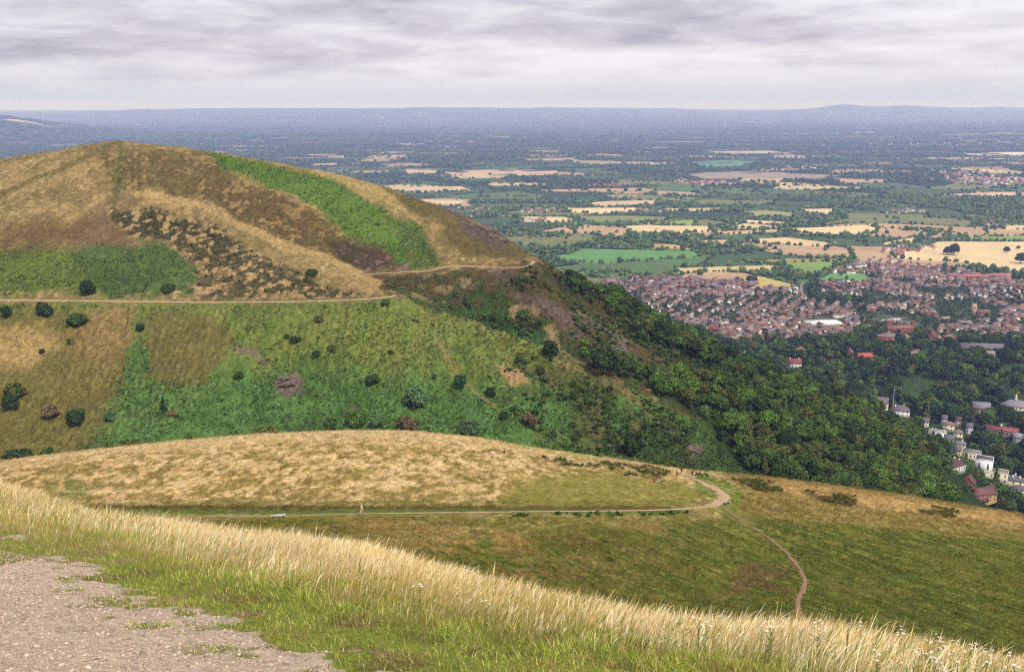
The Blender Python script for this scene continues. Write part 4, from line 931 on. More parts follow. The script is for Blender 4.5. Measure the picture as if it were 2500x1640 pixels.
GREENS_ = [FIELDS[5][0], FIELDS[-2][0], [(1900,690),(1990,686),(2100,690),(2140,700),(2020,712),(1930,706)], [(2040,715),(2160,735),(2200,755),(2150,760),(2050,735)], [(2150,710),(2250,702),(2330,720),(2310,750),(2180,745)], [(1858,740),(1960,740),(1966,762),(1850,760)], [(2030,732),(2110,738),(2150,760),(2040,748)], [(2240,695),(2290,695),(2290,725),(2240,725)]]
ok = (i1 | i2) & ~green_gap & (px < 2460) & (rng.random(len(px)) < .84)
for g in GREENS_: ok &= poly_sd(px, py, g) < 1
ok |= (py > 800) & (py < 850) & (px > 1700) & (px < 2300) & (rng.random(len(px)) < .07)
hx, hy, hz, ha, px, py = hx[ok], hy[ok], hz[ok], ha[ok], px[ok], py[ok]
vis = visible_behind_hill(hx, hy, hz, 6); hx, hy, hz, ha, px, py = hx[vis], hy[vis], hz[vis], ha[vis], px[vis], py[vis]
order = np.argsort(hy); print('houses', len(hx))
wk, rk = list(WALLS), list(ROOFS)
pw = np.where((fbm(hx / 120, hy / 90, 2, 195) > .52), 1, 0)
SV, SF, SCm, so_ = [], [], [], 0
for n_, i in enumerate(order):
    r = rng.random(); hv = HV[int(rng.integers(0, 5))]
    w = ('white rendered' if r < .45 else 'cream rendered' if r < .6 else 'brown brick') if pw[i] and rng.random() < .6 else ('red brick' if r < .36 else 'brown brick' if r < .58 else 'orange brick' if r < .66 else 'white rendered' if r < .9 else 'cream rendered')
    rf = rk[int(rng.choice(5, p=[.36, .16, .2, .2, .08]))]; rot = ha[i] + (1.5708 if rng.random() < .12 else 0) + rng.normal() * .05
    if n_ < 290:
        zone = 'near the white flat roof in the town' if px[i] < 2000 and py[i] > 735 else 'in the terraces under the hill end' if px[i] < 1700 else 'in the streets by the railway line' if px[i] < 1960 else 'among trees below the church' if py[i] > 745 else 'in the far estate below the wheat field'
        lab = w + ' house with ' + rf + ' roof ' + zone
        root = empty('house', (hx[i], hy[i], hz[i]), rot); tag(root, lab, 'house', lab.replace(' house', ' houses', 1))
        a = link('wall', hv[0], None, root); setcol(a, WALLS[w]); a = link('roof', hv[1], None, root); setcol(a, ROOFS[rf]); a = link('chimney', hv[2], None, root); setcol(a, WALLS[w if 'brick' in w else 'red brick'])
    else:
        c, s_ = math.cos(rot), math.sin(rot)
        for (V, Fc), cc in ((hv[3], WALLS[w]), (hv[4], ROOFS[rf]), (hv[5], WALLS['red brick'])):
            x_ = V[:, 0] * c - V[:, 1] * s_ + hx[i]; y_ = V[:, 0] * s_ + V[:, 1] * c + hy[i]; SV.append(np.stack([x_, y_, V[:, 2] + hz[i]], -1)); SF += [tuple(int(t) + so_ for t in f) for f in Fc]; so_ += len(V)
            SCm.append(np.repeat((srgb(*cc, .8) * random.uniform(.88, 1.12))[None], len(V), 0))
if SV:
    me = make_mesh('distant_houses', np.concatenate(SV), faces=SF, color=np.concatenate(SCm)); o = link('distant_houses', me, vcol_mat('distant_house', (1.0,), .9, 1.1)); tag(o, 'far rows of red brick and white houses in the town', 'houses', None, 'stuff')
# villages further out on the plain
vx, vy = [], []
for (a_, b_, n_, sx_, sy_) in ((1100,490,60,45,8),(1250,488,26,40,5),(1480,490,20,40,4),(1460,458,12,30,3),(1650,427,34,60,3),(2280,420,60,90,8),(2230,405,40,60,6),(1560,540,8,20,4),(1610,560,6,14,3),(2120,580,24,60,8),(2080,590,14,20,8),(2100,492,20,40,4),(1870,390,10,60,3),(1420,432,16,40,3),(2180,458,18,60,3),(1250,512,14,24,4),(2200,335,40,160,5),(1560,303,10,60,2),(2300,520,12,40,5)):
    w_ = hit(a_ + rng.normal(size=n_) * sx_ * .6, b_ + rng.normal(size=n_) * sy_ * .6, 1300); vx.append(w_[:, 0]); vy.append(w_[:, 1])
vx, vy = np.concatenate(vx), np.concatenate(vy); vz = plain_height(vx, vy); k = (vy > 1500) & (vy < 14000) & visible_behind_hill(vx, vy, vz, 6); vx, vy, vz = vx[k], vy[k], vz[k]
SV, SF, SCm, so_ = [], [], [], 0
for i in range(len(vx)):
    hv = HV[int(rng.integers(0, 5))]; rot = rng.random() * 3.1; c, s_ = math.cos(rot), math.sin(rot); sc = 1.0 if vy[i] < 5000 else 1.7
    wc = (226,222,214) if rng.random() < .5 else (160,110,90)
    for (V, Fc), cc in ((hv[3], wc), (hv[4], ROOFS[rk[int(rng.integers(0, 5))]])):
        x_ = (V[:, 0] * c - V[:, 1] * s_) * sc + vx[i]; y_ = (V[:, 0] * s_ + V[:, 1] * c) * sc + vy[i]; SV.append(np.stack([x_, y_, V[:, 2] * sc + vz[i]], -1)); SF += [tuple(int(t) + so_ for t in f) for f in Fc]; so_ += len(V); SCm.append(np.repeat(srgb(*cc, .85)[None], len(V), 0))
me = make_mesh('village_houses', np.concatenate(SV), faces=SF, color=np.concatenate(SCm)); o = link('village_houses', me, bpy.data.materials['distant_house']); tag(o, 'tiny far off village houses scattered over the plain', 'houses', None, 'stuff')

# ------------------------------------------------------------------ named buildings
def win_rows(root, w, d, h, nx, ny, storeys, side=('f',), parent=None):
    sh = h / storeys
    for s in range(storeys):
        z0 = s * sh + sh * .34
        for face, n, L in (('f', nx, w), ('r', ny, d)):
            if n == 0: continue
            for i in range(n):
                t = (i + .5) / n * 2 * L - L; hw = min(.62, L / n * .34)
                if face == 'f': V, Q = bx(t - hw, t + hw, -d - .05, -d + .03, z0, z0 + sh * .46)
                else: V, Q = bx(-w - .05, -w + .03, t - hw, t + hw, z0, z0 + sh * .46)
                link('window', make_mesh('window', V, quads=Q), GLASSM, root)
def building(name, px_, py_, wpx, depth, h, rot, wall, roof, label, cat, kind='gable', rh=3.0, chim=(), nx=4, ny=3, st=2, ymin=700, wmul=1.0):
    p = hit([px_], [py_], ymin)[0]; zb = float(base_height(p[0:1], p[1:2])[0]); w = wpx * p[1] / F / 2 * wmul; d = depth / 2
    if name in ('villa', 'bungalow', 'cottage', 'house'): w *= 1.1; h *= 1.18; rh *= 1.1
    root = empty(name, (p[0], p[1], zb), rot); tag(root, label, cat)
    if kind == 'gable': wv, wf = gable_wall(w, d, h, rh)
    else: wv, wf = bx(-w, w, -d, d, -2, h)[0], [tuple(q) for q in bx(0,1,0,1,0,1)[1]]
    a = link('wall', make_mesh('wall', wv, faces=wf), WALLM, root); setcol(a, wall, 0)
    if kind == 'gable': rv, rf_ = gable_roof(w, d, h, rh)
    elif kind == 'hip': rv, rf_ = hip_roof(w, d, h, rh)
    else:
        ps = [bx(-w+.3, w-.3, -d+.3, d-.3, h + .003, h + .1)]; rv, rq = ps[0]; rf_ = [tuple(q) for q in rq]
        V, Q = join([bx(-w-.1, w+.1, -d-.1, -d+.28, h+.004, h+.7), bx(-w-.1, w+.1, d-.28, d+.1, h+.004, h+.7), bx(-w-.1, -w+.28, -d+.29, d-.29, h+.004, h+.7), bx(w-.28, w+.1, -d+.29, d-.29, h+.004, h+.7)])
        if kind == 'crenel':
            cs = [(V, Q)]
            for i in range(9):
                t = -w + (i + .5) / 9 * 2 * w; cs.append(bx(t - w / 18, t + w / 18, -d - .12, -d + .3, h + .7, h + 1.3)); 
            for i in range(6):
                t = -d + (i + .5) / 6 * 2 * d; cs.append(bx(-w - .12, -w + .3, t - d / 12, t + d / 12, h + .7, h + 1.3))
            V, Q = join(cs)
        a = link('parapet', make_mesh('parapet', V, quads=Q), WALLM, root); setcol(a, wall, 0)
    a = link('roof', make_mesh('roof', rv, faces=rf_), ROOFM, root); setcol(a, roof, 0)
    for (cx_, cy_, ch, cc) in chim:
        base = h + (0 if kind not in ('gable', 'hip') else rh * .3)
        V, Q = join([bx(cx_*w-.7, cx_*w+.7, cy_*d-.45, cy_*d+.45, base, h + ch), bx(cx_*w-.8, cx_*w+.8, cy_*d-.55, cy_*d+.55, h + ch + .003, h + ch + .2)])
        a = link('chimney', make_mesh('chimney', V, quads=Q), WALLM, root); setcol(a, cc, 0)
    win_rows(root, w, d, h, nx, ny, st)
    return root, w, d, h
WH, CR, BRK, SLT, BRN = (236,234,230), (226,214,184), (150,84,66), (104,102,108), (92,72,64)
building('villa', 2178, 1020, 36, 10, 7.5, -.45, WH, (150,146,144), 'white villa with flat grey roof and four white chimneys by the wood', 'house', 'flat', chim=((-.7,.5,1.8,WH),(-.3,.7,1.8,WH),(.3,.0,1.8,WH),(.7,.2,1.8,WH)), nx=5, ny=4)
building('villa', 2205, 1030, 20, 8, 5.5, -.45, WH, SLT, 'small white gabled house attached below the four chimney villa', 'house', 'gable', 2.6, nx=2, ny=2)
building('villa', 2231, 1044, 22, 9, 6, -.5, CR, (128,120,118), 'small cream house with hipped grey roof in the villa row', 'house', 'hip', 2.2, chim=((.3,0,3,WH),), nx=3, ny=2)
building('villa', 2226, 1056, 14, 8, 5, -.5, CR, SLT, 'narrow cream gabled house squeezed into the villa row', 'house', 'gable', 2.4, nx=2, ny=2)
building('villa', 2256, 1072, 38, 12, 8, -.5, (222,206,172), (120,120,126), 'cream villa with flat grey roof lights above the white box', 'house', 'flat', nx=5, ny=4)
building('villa', 2285, 1096, 36, 12, 11, -.5, (244,244,244), (88,82,84), 'bright white modern box house with tall dark windows', 'house', 'flat', nx=2, ny=3, st=1)
building('villa', 2288, 1106, 44, 4, 3, -.5, CR, (150,150,150), 'low cream terrace wall block before the white box house', 'house', 'flat', nx=3, ny=0, st=1, ymin=700)
building('villa', 2322, 1118, 34, 11, 8, -.5, (228,216,186), (120,116,112), 'cream villa with toothed battlement parapet', 'house', 'crenel', nx=3, ny=3)
building('villa', 2354, 1134, 42, 11, 7.5, -.5, (230,216,182), (100,98,102), 'cream villa with hipped slate roof and three tall chimneys', 'house', 'hip', 3.0, chim=((-.1,-.5,4,WH),(.55,-.5,4,WH),(.1,.6,4,WH)), nx=3, ny=2)
building('villa', 2369, 1150, 34, 9, 5.5, -.6, WH, SLT, 'white villa with grey hipped roof lowest in the row', 'house', 'hip', 2.6, nx=4, ny=3)
building('bungalow', 2212, 1122, 46, 10, 4, .55, (226,222,214), BRN, 'long white bungalow under a big brown hipped roof beside the cedar', 'house', 'hip', 4.6, chim=((.1,.1,5.4,WH),(.6,-.2,4,WH)), nx=5, ny=2, st=1)
building('cottage', 2288, 1162, 46, 10, 5, .5, (196,164,112), (104,76,70), 'yellow brick cottage with brown gabled roof and brick chimney', 'house', 'gable', 5.0, chim=((.75,.0,6.5,BRK),), nx=3, ny=2)
building('cottage', 2247, 1160, 30, 9, 4.5, 1.0, (150,100,84), (104,66,60), 'brick cottage with dark red roof half behind trees', 'house', 'gable', 4.2, nx=2, ny=2)
building('cottage', 2270, 1182, 38, 9, 4, .35, (150,104,88), (120,84,80), 'brick cottage with purplish hipped roof at the grass edge', 'house', 'hip', 4.0, nx=3, ny=2)
building('house', 2046, 948, 32, 11, 7, -.4, (232,224,204), (112,104,106), 'white gabled house with steep grey roof beside the tall mast', 'house', 'gable', 5.0, nx=3, ny=3)
building('house', 2092, 964, 38, 12, 5.5, -.35, WH, (108,102,108), 'white house with wide grey hipped roof below the tall mast', 'house', 'hip', 5.0, chim=((-.6,-.3,6,WH),(.3,.3,6.5,(214,150,120))), nx=4, ny=3)
for (a_, b_, w_, wc, rc, kd, lb_) in ((2194,984,12,WH,SLT,'gable','narrow white gabled house among trees above the villa row'),(2226,988,13,WH,BRN,'gable','small white house with brown roof between dark conifers'),(2252,1003,14,WH,SLT,'gable','white fronted house among trees left of the red roofed block'),(2204,999,24,CR,(132,108,104),'hip','wide house with brownish hipped roof behind the four chimney villa'),(2226,1018,18,CR,(128,110,106),'hip','small brown roofed house behind the villa row'),(2150,990,14,WH,SLT,'gable','little white house alone at the wood edge'),(2120,1000,16,CR,SLT,'gable','cream house peeping out of the trees below the mast')):
    building('house', a_, b_, w_, 8, 6, -.4, wc, rc, lb_, 'house', kd, 3.0, nx=2, ny=2)
building('apartment_block', 2328, 1014, 72, 16, 9, -.55, (120,100,96), (148,82,76), 'long block with red roof and white rooftop box', 'building', 'flat', nx=8, ny=3, chim=((-.1,.2,4,WH),))
building('house', 2368, 1026, 24, 9, 5, -.5, WH, (150,146,152), 'white gabled house at the end of the red roofed block', 'house', 'gable', 3.0, nx=3, ny=2)
building('school', 2279, 956, 40, 14, 6, -.3, (190,164,140), (130,124,134), 'stone school building with pale grey steep roofs among trees', 'building', 'gable', 5.5, nx=5, ny=2)
rt, w_, d_, h_ = building('school', 2358, 954, 66, 18, 7, -.3, (206,190,170), (134,128,138), 'large school with lilac grey roofs and white cupola', 'building', 'hip', 6.0, nx=7, ny=3)
V, Q = join([bx(-1.3, 1.3, -1.3, 1.3, h_+4.5, h_+8.2), bx(-1.6, 1.6, -1.6, 1.6, h_+8.203, h_+8.6)]); cu = link('cupola', make_mesh('cupola', V, quads=Q), WALLM, rt); setcol(cu, WH, 0)
cv = np.array([(-1.3,-1.3,h_+8.6),(1.3,-1.3,h_+8.6),(1.3,1.3,h_+8.6),(-1.3,1.3,h_+8.6),(0,0,h_+13)]); s_ = link('spire', make_mesh('spire', cv, faces=[(0,1,4),(1,2,4),(2,3,4),(3,0,4),(0,3,2,1)]), ROOFM, cu); setcol(s_, WH, 0)
building('sports_hall', 2279, 815, 100, 30, 7, -.12, (150,136,126), (112,104,112), 'long low hall with wide dark grey roof by the park', 'building', 'gable', 4.5, nx=12, ny=3, st=1, ymin=900)
building('warehouse', 1912, 756, 82, 26, 6, .06, (236,232,222), (246,244,238), 'long white flat roofed works building in the red brick town', 'building', 'flat', nx=10, ny=3, st=1, ymin=1000)
building('warehouse', 2068, 750, 54, 12, 5, .35, (190,190,190), (182,184,190), 'narrow shed with pale grey roof beside the railway', 'building', 'gable', 2.0, nx=6, ny=2, st=1, ymin=1000)
building('brick_block', 2061, 796, 46, 16, 10, -.1, (164,82,64), (130,112,110), 'red brick mansion with white trimmed grey roof above the park', 'building', 'hip', 3.0, chim=((-.5,0,5,BRK),(.5,0,5,BRK)), nx=7, ny=3, st=3, ymin=900)
building('brick_block', 2087, 774, 62, 14, 9, .12, (168,92,72), (132,98,90), 'long red brick block with gabled bays beside the brick tower', 'building', 'gable', 4.0, chim=((-.7,0,6,BRK),(0,0,6,BRK),(.7,0,6,BRK)), nx=9, ny=3, st=3, ymin=900)
building('brick_house', 2164, 794, 28, 12, 10, .9, (150,88,72), (112,78,72), 'tall gabled red brick house with steep roof below the church', 'house', 'gable', 6.0, nx=3, ny=3, st=3, ymin=900)
building('brick_house', 2205, 794, 24, 12, 8, .1, (168,98,78), (140,134,134), 'square brick house with flat grey roof below the church', 'house', 'flat', nx=3, ny=3, ymin=900)
building('terrace', 2250, 648, 90, 10, 7, -.08, (178,96,86), (170,104,98), 'long pink brick terrace at the far town edge', 'building', 'gable', 3.5, nx=12, ny=2, ymin=1500)
building('terrace', 2320, 646, 60, 10, 7, .1, (186,98,90), (176,112,104), 'second pink brick terrace right beside the long one', 'building', 'gable', 3.5, nx=8, ny=2, ymin=1500)
for (q, r_, lab) in ((2157, 692, 'between the fir trees'), (2205, 693, 'in the middle of the trio above the church'), (2231, 695, 'closest to the church of the trio')):
    building('gabled_house', q, r_, 18, 9, 7, .9, WH, BRN, 'big white gabled house ' + lab, 'house', 'gable', 5.0, nx=2, ny=2, ymin=1300)
building('house', 1845, 853, 30, 10, 6, -.15, WH, (136,74,68), 'white house with red twin gabled roof above the wood', 'house', 'gable', 4.5, chim=((-.6,0,6,WH),(.6,0,6,WH)), nx=4, ny=2, ymin=900)
building('house', 2008, 838, 34, 10, 6, .1, (170,92,76), (176,94,78), 'orange red roofed brick house amid the park trees', 'house', 'gable', 4.0, nx=5, ny=2, ymin=900)
building('house', 1974, 830, 18, 9, 7, 1.0, (170,100,84), (116,104,112), 'brick house with purple grey gable amid the park trees', 'house', 'gable', 5.0, nx=2, ny=2, ymin=900)
building('house', 2123, 834, 22, 9, 7, -.3, WH, (130,120,118), 'white house with grey roof amid the park trees', 'house', 'hip', 3.0, nx=3, ny=2, ymin=900)
building('house', 2300, 832, 18, 9, 6, -.3, WH, (140,132,130), 'white house under the long grey hall roof', 'house', 'gable', 3.4, nx=3, ny=2, ymin=900)
building('house', 1700, 790, 20, 9, 7, -.3, WH, (120,84,76), 'white timbered house just above the hillside wood', 'house', 'gable', 4.4, chim=((.4,0,6,BRK),), nx=3, ny=2, ymin=900)
building('house', 1655, 770, 22, 9, 8, .1, (160,70,60), (130,120,120), 'tall red brick house just above the hillside wood', 'house', 'flat', nx=3, ny=2, ymin=900)
# brick tower
p = hit([2119], [772], 1000)[0]; rt = empty('brick_tower', (p[0], p[1], p[2])); tag(rt, 'round red brick tower standing above the town roofs', 'tower')
ps = [tube((0,0,-2), (0,0,17), 3.0, 2.7, 16)]; V, Q = join(ps); a = link('shaft', make_mesh('shaft', V, quads=Q, smooth=True), WALLM, rt); setcol(a, (170,92,70), 0)
V, Q = join([tube((0,0,17), (0,0,18.6), 3.1, 3.1, 16), tube((0,0,18.6), (0,0,18.7), 3.1, .1, 16)]); a = link('cap', make_mesh('cap', V, quads=Q), WALLM, rt); setcol(a, (150,80,62), 0)
# church
p = hit([2262], [734], 1000)[0]; rt = empty('church', (p[0], p[1], p[2]), -.2); tag(rt, 'stone church with square pinnacled tower among dark trees', 'church')
V, Q = join([bx(-3.6,3.6,-3.6,3.6,-2,22)]); a = link('tower', make_mesh('tower', V, quads=Q), WALLM, rt); setcol(a, (188,164,132), 0)
for sx_ in (-1, 1):
    for sy_ in (-1, 1):
        V = np.array([(-.6,-.6,22),(.6,-.6,22),(.6,.6,22),(-.6,.6,22),(0,0,26)]) + [sx_*3, sy_*3, .003]; q = link('pinnacle', make_mesh('pinnacle', V, faces=[(0,1,4),(1,2,4),(2,3,4),(3,0,4),(0,3,2,1)]), WALLM, a); setcol(q, (188,164,132), 0)
for t in (-1.2, 1.2):
    V, Q = bx(t-.5, t+.5, -3.66, -3.5, 14, 18.5); link('belfry_window', make_mesh('belfry_window', V, quads=Q), GLASSM, a)
wv, wf = gable_wall(11, 5, 8, 5); n_ = link('nave', make_mesh('nave', wv + [14.7,0,0], faces=wf), WALLM, rt); setcol(n_, (170,130,112), 0)
rv, rf_ = gable_roof(11, 5, 8, 5); n2_ = link('nave_roof', make_mesh('nave_roof', rv + [14.7,0,0], faces=rf_), ROOFM, rt); setcol(n2_, (120,92,88), 0)
# mast
p = hit([2074], [958], 700)[0]; hm_ = (958 - 893) * p[1] / F * 1.02
rt = empty('mast', (p[0], p[1], p[2])); tag(rt, 'tall thin white pole above the grey roofed houses', 'mast')
V, Q = tube((0,0,-1), (0,0,hm_), .32, .18, 8); a = link('pole', make_mesh('pole', V, quads=Q, smooth=True), WALLM, rt); setcol(a, (226,226,228), 0)
V, Q = tube((0,0,-1), (0,0,1.2), .8, .6, 8); a = link('footing', make_mesh('footing', V, quads=Q), WALLM, rt); setcol(a, (150,150,150), 0)
# railway cutting line
RAIL = plain_mat('ballast', C(150,134,120), .95, .05)
ribbon('railway', [(1868,690,2.5),(1862,676,2.5),(1862,664,2.5),(1868,655,2.5)], RAIL, .5, 1300)

# ------------------------------------------------------------------ trees of the town and parks
n = 60000; y = np.sqrt(rng.random(n) * (2300 ** 2 - 735 ** 2) + 735 ** 2); a = .1 + rng.random(n) * .46; x = a * y; z = base_height(x, y); px, py = proj(x / y, z / y)
z = np.where(y > 1395, plain_height(x, y), z); px, py = proj(x / y, z / y)
tw = in_poly(px, py, TOWN[0]) | in_poly(px, py, TOWN[1])
gap = np.zeros(n, bool)
for g in GREENS_[2:]: gap |= in_poly(px, py, g)
dens = np.where(tw, np.where(gap, .8, np.where(fbm(x / 55, y / 45, 3, 190) > .585, .7, .4)), .62)
lawn = np.zeros(n, bool)
for g in (FIELDS[5][0], FIELDS[-2][0], [(2300,852),(2440,842),(2440,905),(2330,876)], [(1820,712),(1850,708),(1855,722),(1830,728)], [(2075,885),(2160,868),(2185,905),(2130,945),(2095,920)], [(1850,652),(1880,652),(1880,700),(1850,700)], GREENS_[5], GREENS_[6]): lawn |= poly_sd(px, py, g) > -1
k = (rng.random(n) < dens) & ~lawn & (py > 640) & (px < 2470) & (tw | (py > 655))
x, y, z, px, py, tw = x[k], y[k], z[k], px[k], py[k], tw[k]
# keep clear of the houses and named buildings (and of the sight of the villa row)
bxy = np.array([(o.location.x, o.location.y) for o in bpy.data.objects if o.get('category') in ('house', 'building', 'church', 'tower')]); 
dm = np.min(np.hypot(x[:, None] - bxy[None, :, 0], y[:, None] - bxy[None, :, 1]), 1) if len(bxy) else np.full(len(x), 99)
k = dm > np.where(tw, 6.0, 7.0)
x, y, z, px, py, tw = x[k], y[k], z[k], px[k], py[k], tw[k]
# parks hold fewer, larger trees
kk = tw | (rng.random(len(x)) < .62); x, y, z, px, py, tw = x[kk], y[kk], z[kk], px[kk], py[kk], tw[kk]
i = np.concatenate([poisson(np.stack([x, y], -1) + np.where(tw, 0, 1e6)[:, None], 6.4)]); x, y, z, px, py, tw = x[i], y[i], z[i], px[i], py[i], tw[i]
size = np.where(tw, .30 + rng.random(len(x)) ** 1.5 * .6, .95 + rng.random(len(x)) ** 1.4 * 1.05) 
SB = []
for o in bpy.data.objects:
    if o.parent is None and o.get('category') in ('house', 'building', 'church', 'tower', 'mast') and not o.get('group'):
        vs = np.array([tuple(v.co) for c in o.children if c.type == 'MESH' for v in c.data.vertices]); cr, sr = math.cos(o.rotation_euler.z), math.sin(o.rotation_euler.z)
        wx_, wy_, wz_ = vs[:, 0] * cr - vs[:, 1] * sr + o.location.x, vs[:, 0] * sr + vs[:, 1] * cr + o.location.y, vs[:, 2] + o.location.z
        qx, qy = proj(wx_ / wy_, wz_ / wy_); gx_, gy_ = proj(o.location.x / o.location.y, o.location.z / o.location.y); SB.append((qx.min(), qx.max(), qy.min(), float(gy_), o.location.y, o.name))
_, pyt = proj(x / y, (z + size * 9.4) / y); rad = size * 4.7 * F / y; clear = np.ones(len(x), bool)
for x0_, x1_, yt_, yb_, oy, nm in SB:
    far_ = oy > 1300; clear &= ~((px > x0_ - rad * (.45 if far_ else .8)) & (px < x1_ + rad * (.45 if far_ else .8)) & (pyt < yb_ - (yb_ - yt_) * (.55 if far_ else .3)) & (py > yt_ + 2) & (y < oy + 4))
x, y, z, px, py, tw, size = x[clear], y[clear], z[clear], px[clear], py[clear], tw[clear], size[clear]
ztop = z + size * 9; vis = visible_behind_hill(x, y, z, 8) & (ztop / y > np.interp(x / y, aG, np.max(GE[:rowof[7] + 1], axis=0)))
x, y, z, px, py, tw, size = x[vis], y[vis], z[vis], px[vis], py[vis], tw[vis], size[vis]; print('town trees', len(x))
order = np.argsort(-(size / y)); ind = order[:290]; rest = order[290:]
TT = ['dark', 'mid', 'light', 'blue', 'olive', 'dark', 'mid', 'purple']; TTN = {'dark': 'dark green', 'mid': 'mid green', 'light': 'fresh light green', 'blue': 'bluish dark', 'olive': 'olive green', 'purple': 'purple leaved'}
for i in ind:
    r = rng.random(); cf = r < .12; t = TT[int(rng.integers(0, 7 if r > .05 else 8))]
    zone = 'around the white villas' if py[i] > 985 else 'between the school and the tall mast' if py[i] > 900 else 'in the park above the hillside wood' if px[i] < 2100 else 'round the long grey hall'
    lab = ('pointed ' + TTN[t] + ' conifer ' if cf else 'rounded ' + TTN[t] + ' tree ') + zone
    plant('park_conifer' if cf else 'park_tree', CONIF[i % 2] if cf else BROAD[i % 6], x[i], y[i], z[i] - .3, size[i] * (1.05 if cf else 1.1), t, lab, 'tree', lab.replace(' tree', ' trees').replace('conifer ', 'conifers '), random.uniform(.85, 1.15))
tb = tints_of(len(rest), ['dark', 'mid', 'light', 'blue', 'dark', 'mid', 'olive'], 12)
LOWT = [crown_leaves(200, 4.4, 4.0, 5.2, 14, .85, 260 + s) for s in range(5)]
merged_leafy('town_trees', np.stack([x[rest], y[rest], z[rest] - .3], -1), size[rest], LOWT, tb, 'many garden and park trees filling the gaps of the town')
p = hit([2240], [1112], 700)[0]; plant('cedar_tree', CEDAR[0], p[0], p[1], p[2], 1.15, 'grey', 'large flat layered grey green cedar before the villa row', 'tree', None)
FT = [(2217,592,30,'round dark tree clump alone in the big wheat field'),(2203,592,22,'smaller half of the tree clump alone in the wheat field'),(2340,587,17,'lone round tree on the hedge line of the wheat field'),(2366,580,11,'smallest lone tree on the hedge line of the wheat field'),(2372,612,30,'dark tree clump at the wheat field edge'),(1955,640,9,'small tree on the green sports field'),(1968,648,9,'dark upright tree on the green sports field'),(1920,580,14,'round tree at a field corner north of the sports field')]
for (a_, b_, w_, lab) in FT:
    p = hit([a_], [b_], 1300)[0]; plant('field_tree', LONE[a_ % 4], p[0], p[1], plain_height(p[0:1], p[1:2])[0], w_ * p[1] / F / 8.8, 'dark', lab, 'tree', 'single trees standing in the fields')
# ================================================================== grasses
def blades(root, h, w, lean_dir, lean, segs, cols, head=None, curve=1.6):
    """bent tapering blades; returns verts, quads, tris, colours"""
    n = len(root); k = segs; t = np.linspace(0, 1, k + 1)
    az = rng.random(n) * 6.283; sx, sy = np.cos(az), np.sin(az)
    VL = []
    for j in range(k + 1):
        off = (t[j] ** curve) * lean; z = h * t[j] * np.sqrt(np.clip(1 - (lean / (h + 1e-6) * t[j] * .7) ** 2, .1, 1))
        cx = root[:, 0] + np.cos(lean_dir) * off; cy = root[:, 1] + np.sin(lean_dir) * off; cz = root[:, 2] + z
        ww = w * (1 - t[j] * .75) * .5
        if head is not None and t[j] > .7: ww = ww + head * w * (1.0 if t[j] < .95 else .2)
        if j < k:
            VL.append(np.stack([cx - sx * ww, cy - sy * ww, cz], -1)); VL.append(np.stack([cx + sx * ww, cy + sy * ww, cz], -1))
        else: VL.append(np.stack([cx, cy, cz], -1))
    m = 2 * k + 1; V = np.stack(VL, 1).reshape(-1, 3); b = np.arange(n)[:, None] * m
    Q = np.concatenate([b + np.array([2 * j, 2 * j + 1, 2 * j + 3, 2 * j + 2]) for j in range(k - 1)]) if k > 1 else np.zeros((0, 4), int)
    T = b + np.array([2 * (k - 1), 2 * (k - 1) + 1, 2 * k])
    return V, Q, T, np.repeat(cols, m, 0)
GRASSM = vcol_mat('grass_blades', (), rough=.7, spec=.12, translucent=.3)
def pick(n, pal, jit=.12, w=None, k=1.08):
    pb = np.array([srgb(*c, k) for c in pal]); i = rng.choice(len(pal), n, p=w); return np.clip(pb[i] * (1 + rng.normal(size=(n, 1)) * jit), .004, .9)
def fg_points(n, y0, y1, ax=.72):
    y = np.sqrt(rng.random(n) * (y1 ** 2 - y0 ** 2) + y0 ** 2); a = (rng.random(n) * 2 - 1) * ax; x = a * y; z = base_height(x, y); px, py = proj(x / y, z / y); return x, y, z, px, py
STRAW_LOW = lambda px: np.interp(px, [-600,0,100,300,425,500,700,850,1000,1190,1400,1600,1900,2150,2500], [1215,1222,1232,1270,1324,1340,1374,1408,1444,1482,1520,1552,1590,1640,1700])
crest_Y = lambda a: np.interp(a, aG, np.exp(CYK[2]))
def gz(x, y, z): return z + (fbm(x / .25, y / .3, 3, 95) - .5) * .035 + (fbm(x / 1.6, y / 1.8, 3, 96) - .5) * .12
# tall straw grass of the brow
x, y, z, px, py = fg_points(640000, 5.0, 36)
pn = fbm(x / 1.1, y / 1.4, 3, 200); edge = (fbm(x / .8, y / .9, 3, 201) - .5) * 70
k = (y < crest_Y(x / y) + 7) & (py < STRAW_LOW(px) + edge) & (px > -350) & (px < 2800)
dn = np.where(py < STRAW_LOW(px) - 25, 1, .45) * np.clip(9 / y + .35, .45, 1.0) * np.where(pn > .42, 1, .55); k &= rng.random(len(x)) < dn
x, y, z, px, py, pn = x[k], y[k], z[k], px[k], py[k], pn[k]; n = len(x); print('tall', n)
rightness = sstep(1300, 2000, px)
hh = .80 * (.13 + .20 * rng.random(n) ** 1.3 + .42 * (pn - .42) + .16 * (rng.random(n) < .06)) * (1 + .22 * rightness); hh = np.clip(hh, .07, .72)
patch = fbm(x / 1.7, y / 2.3, 3, 206)
cols = pick(n, [(242,220,176), (232,206,154), (216,188,134), (250,236,204), (178,164,98), (186,152,100)], .1, [.3, .25, .18, .12, .07, .08])
cols *= (1 + (fbm(x / .7, y / .8, 3, 207) - .5) * .7)[:, None]
ol = sstep(.52, .66, patch) > rng.random(n) * 1.9; cols[ol] = pick(ol.sum(), [(168,156,90), (186,164,100), (142,138,70)], .14)
gm = (py > STRAW_LOW(px) - 60) & (rng.random(n) < .3); cols[gm] = pick(gm.sum(), [(128,138,58), (150,146,74), (108,124,48)], .12)
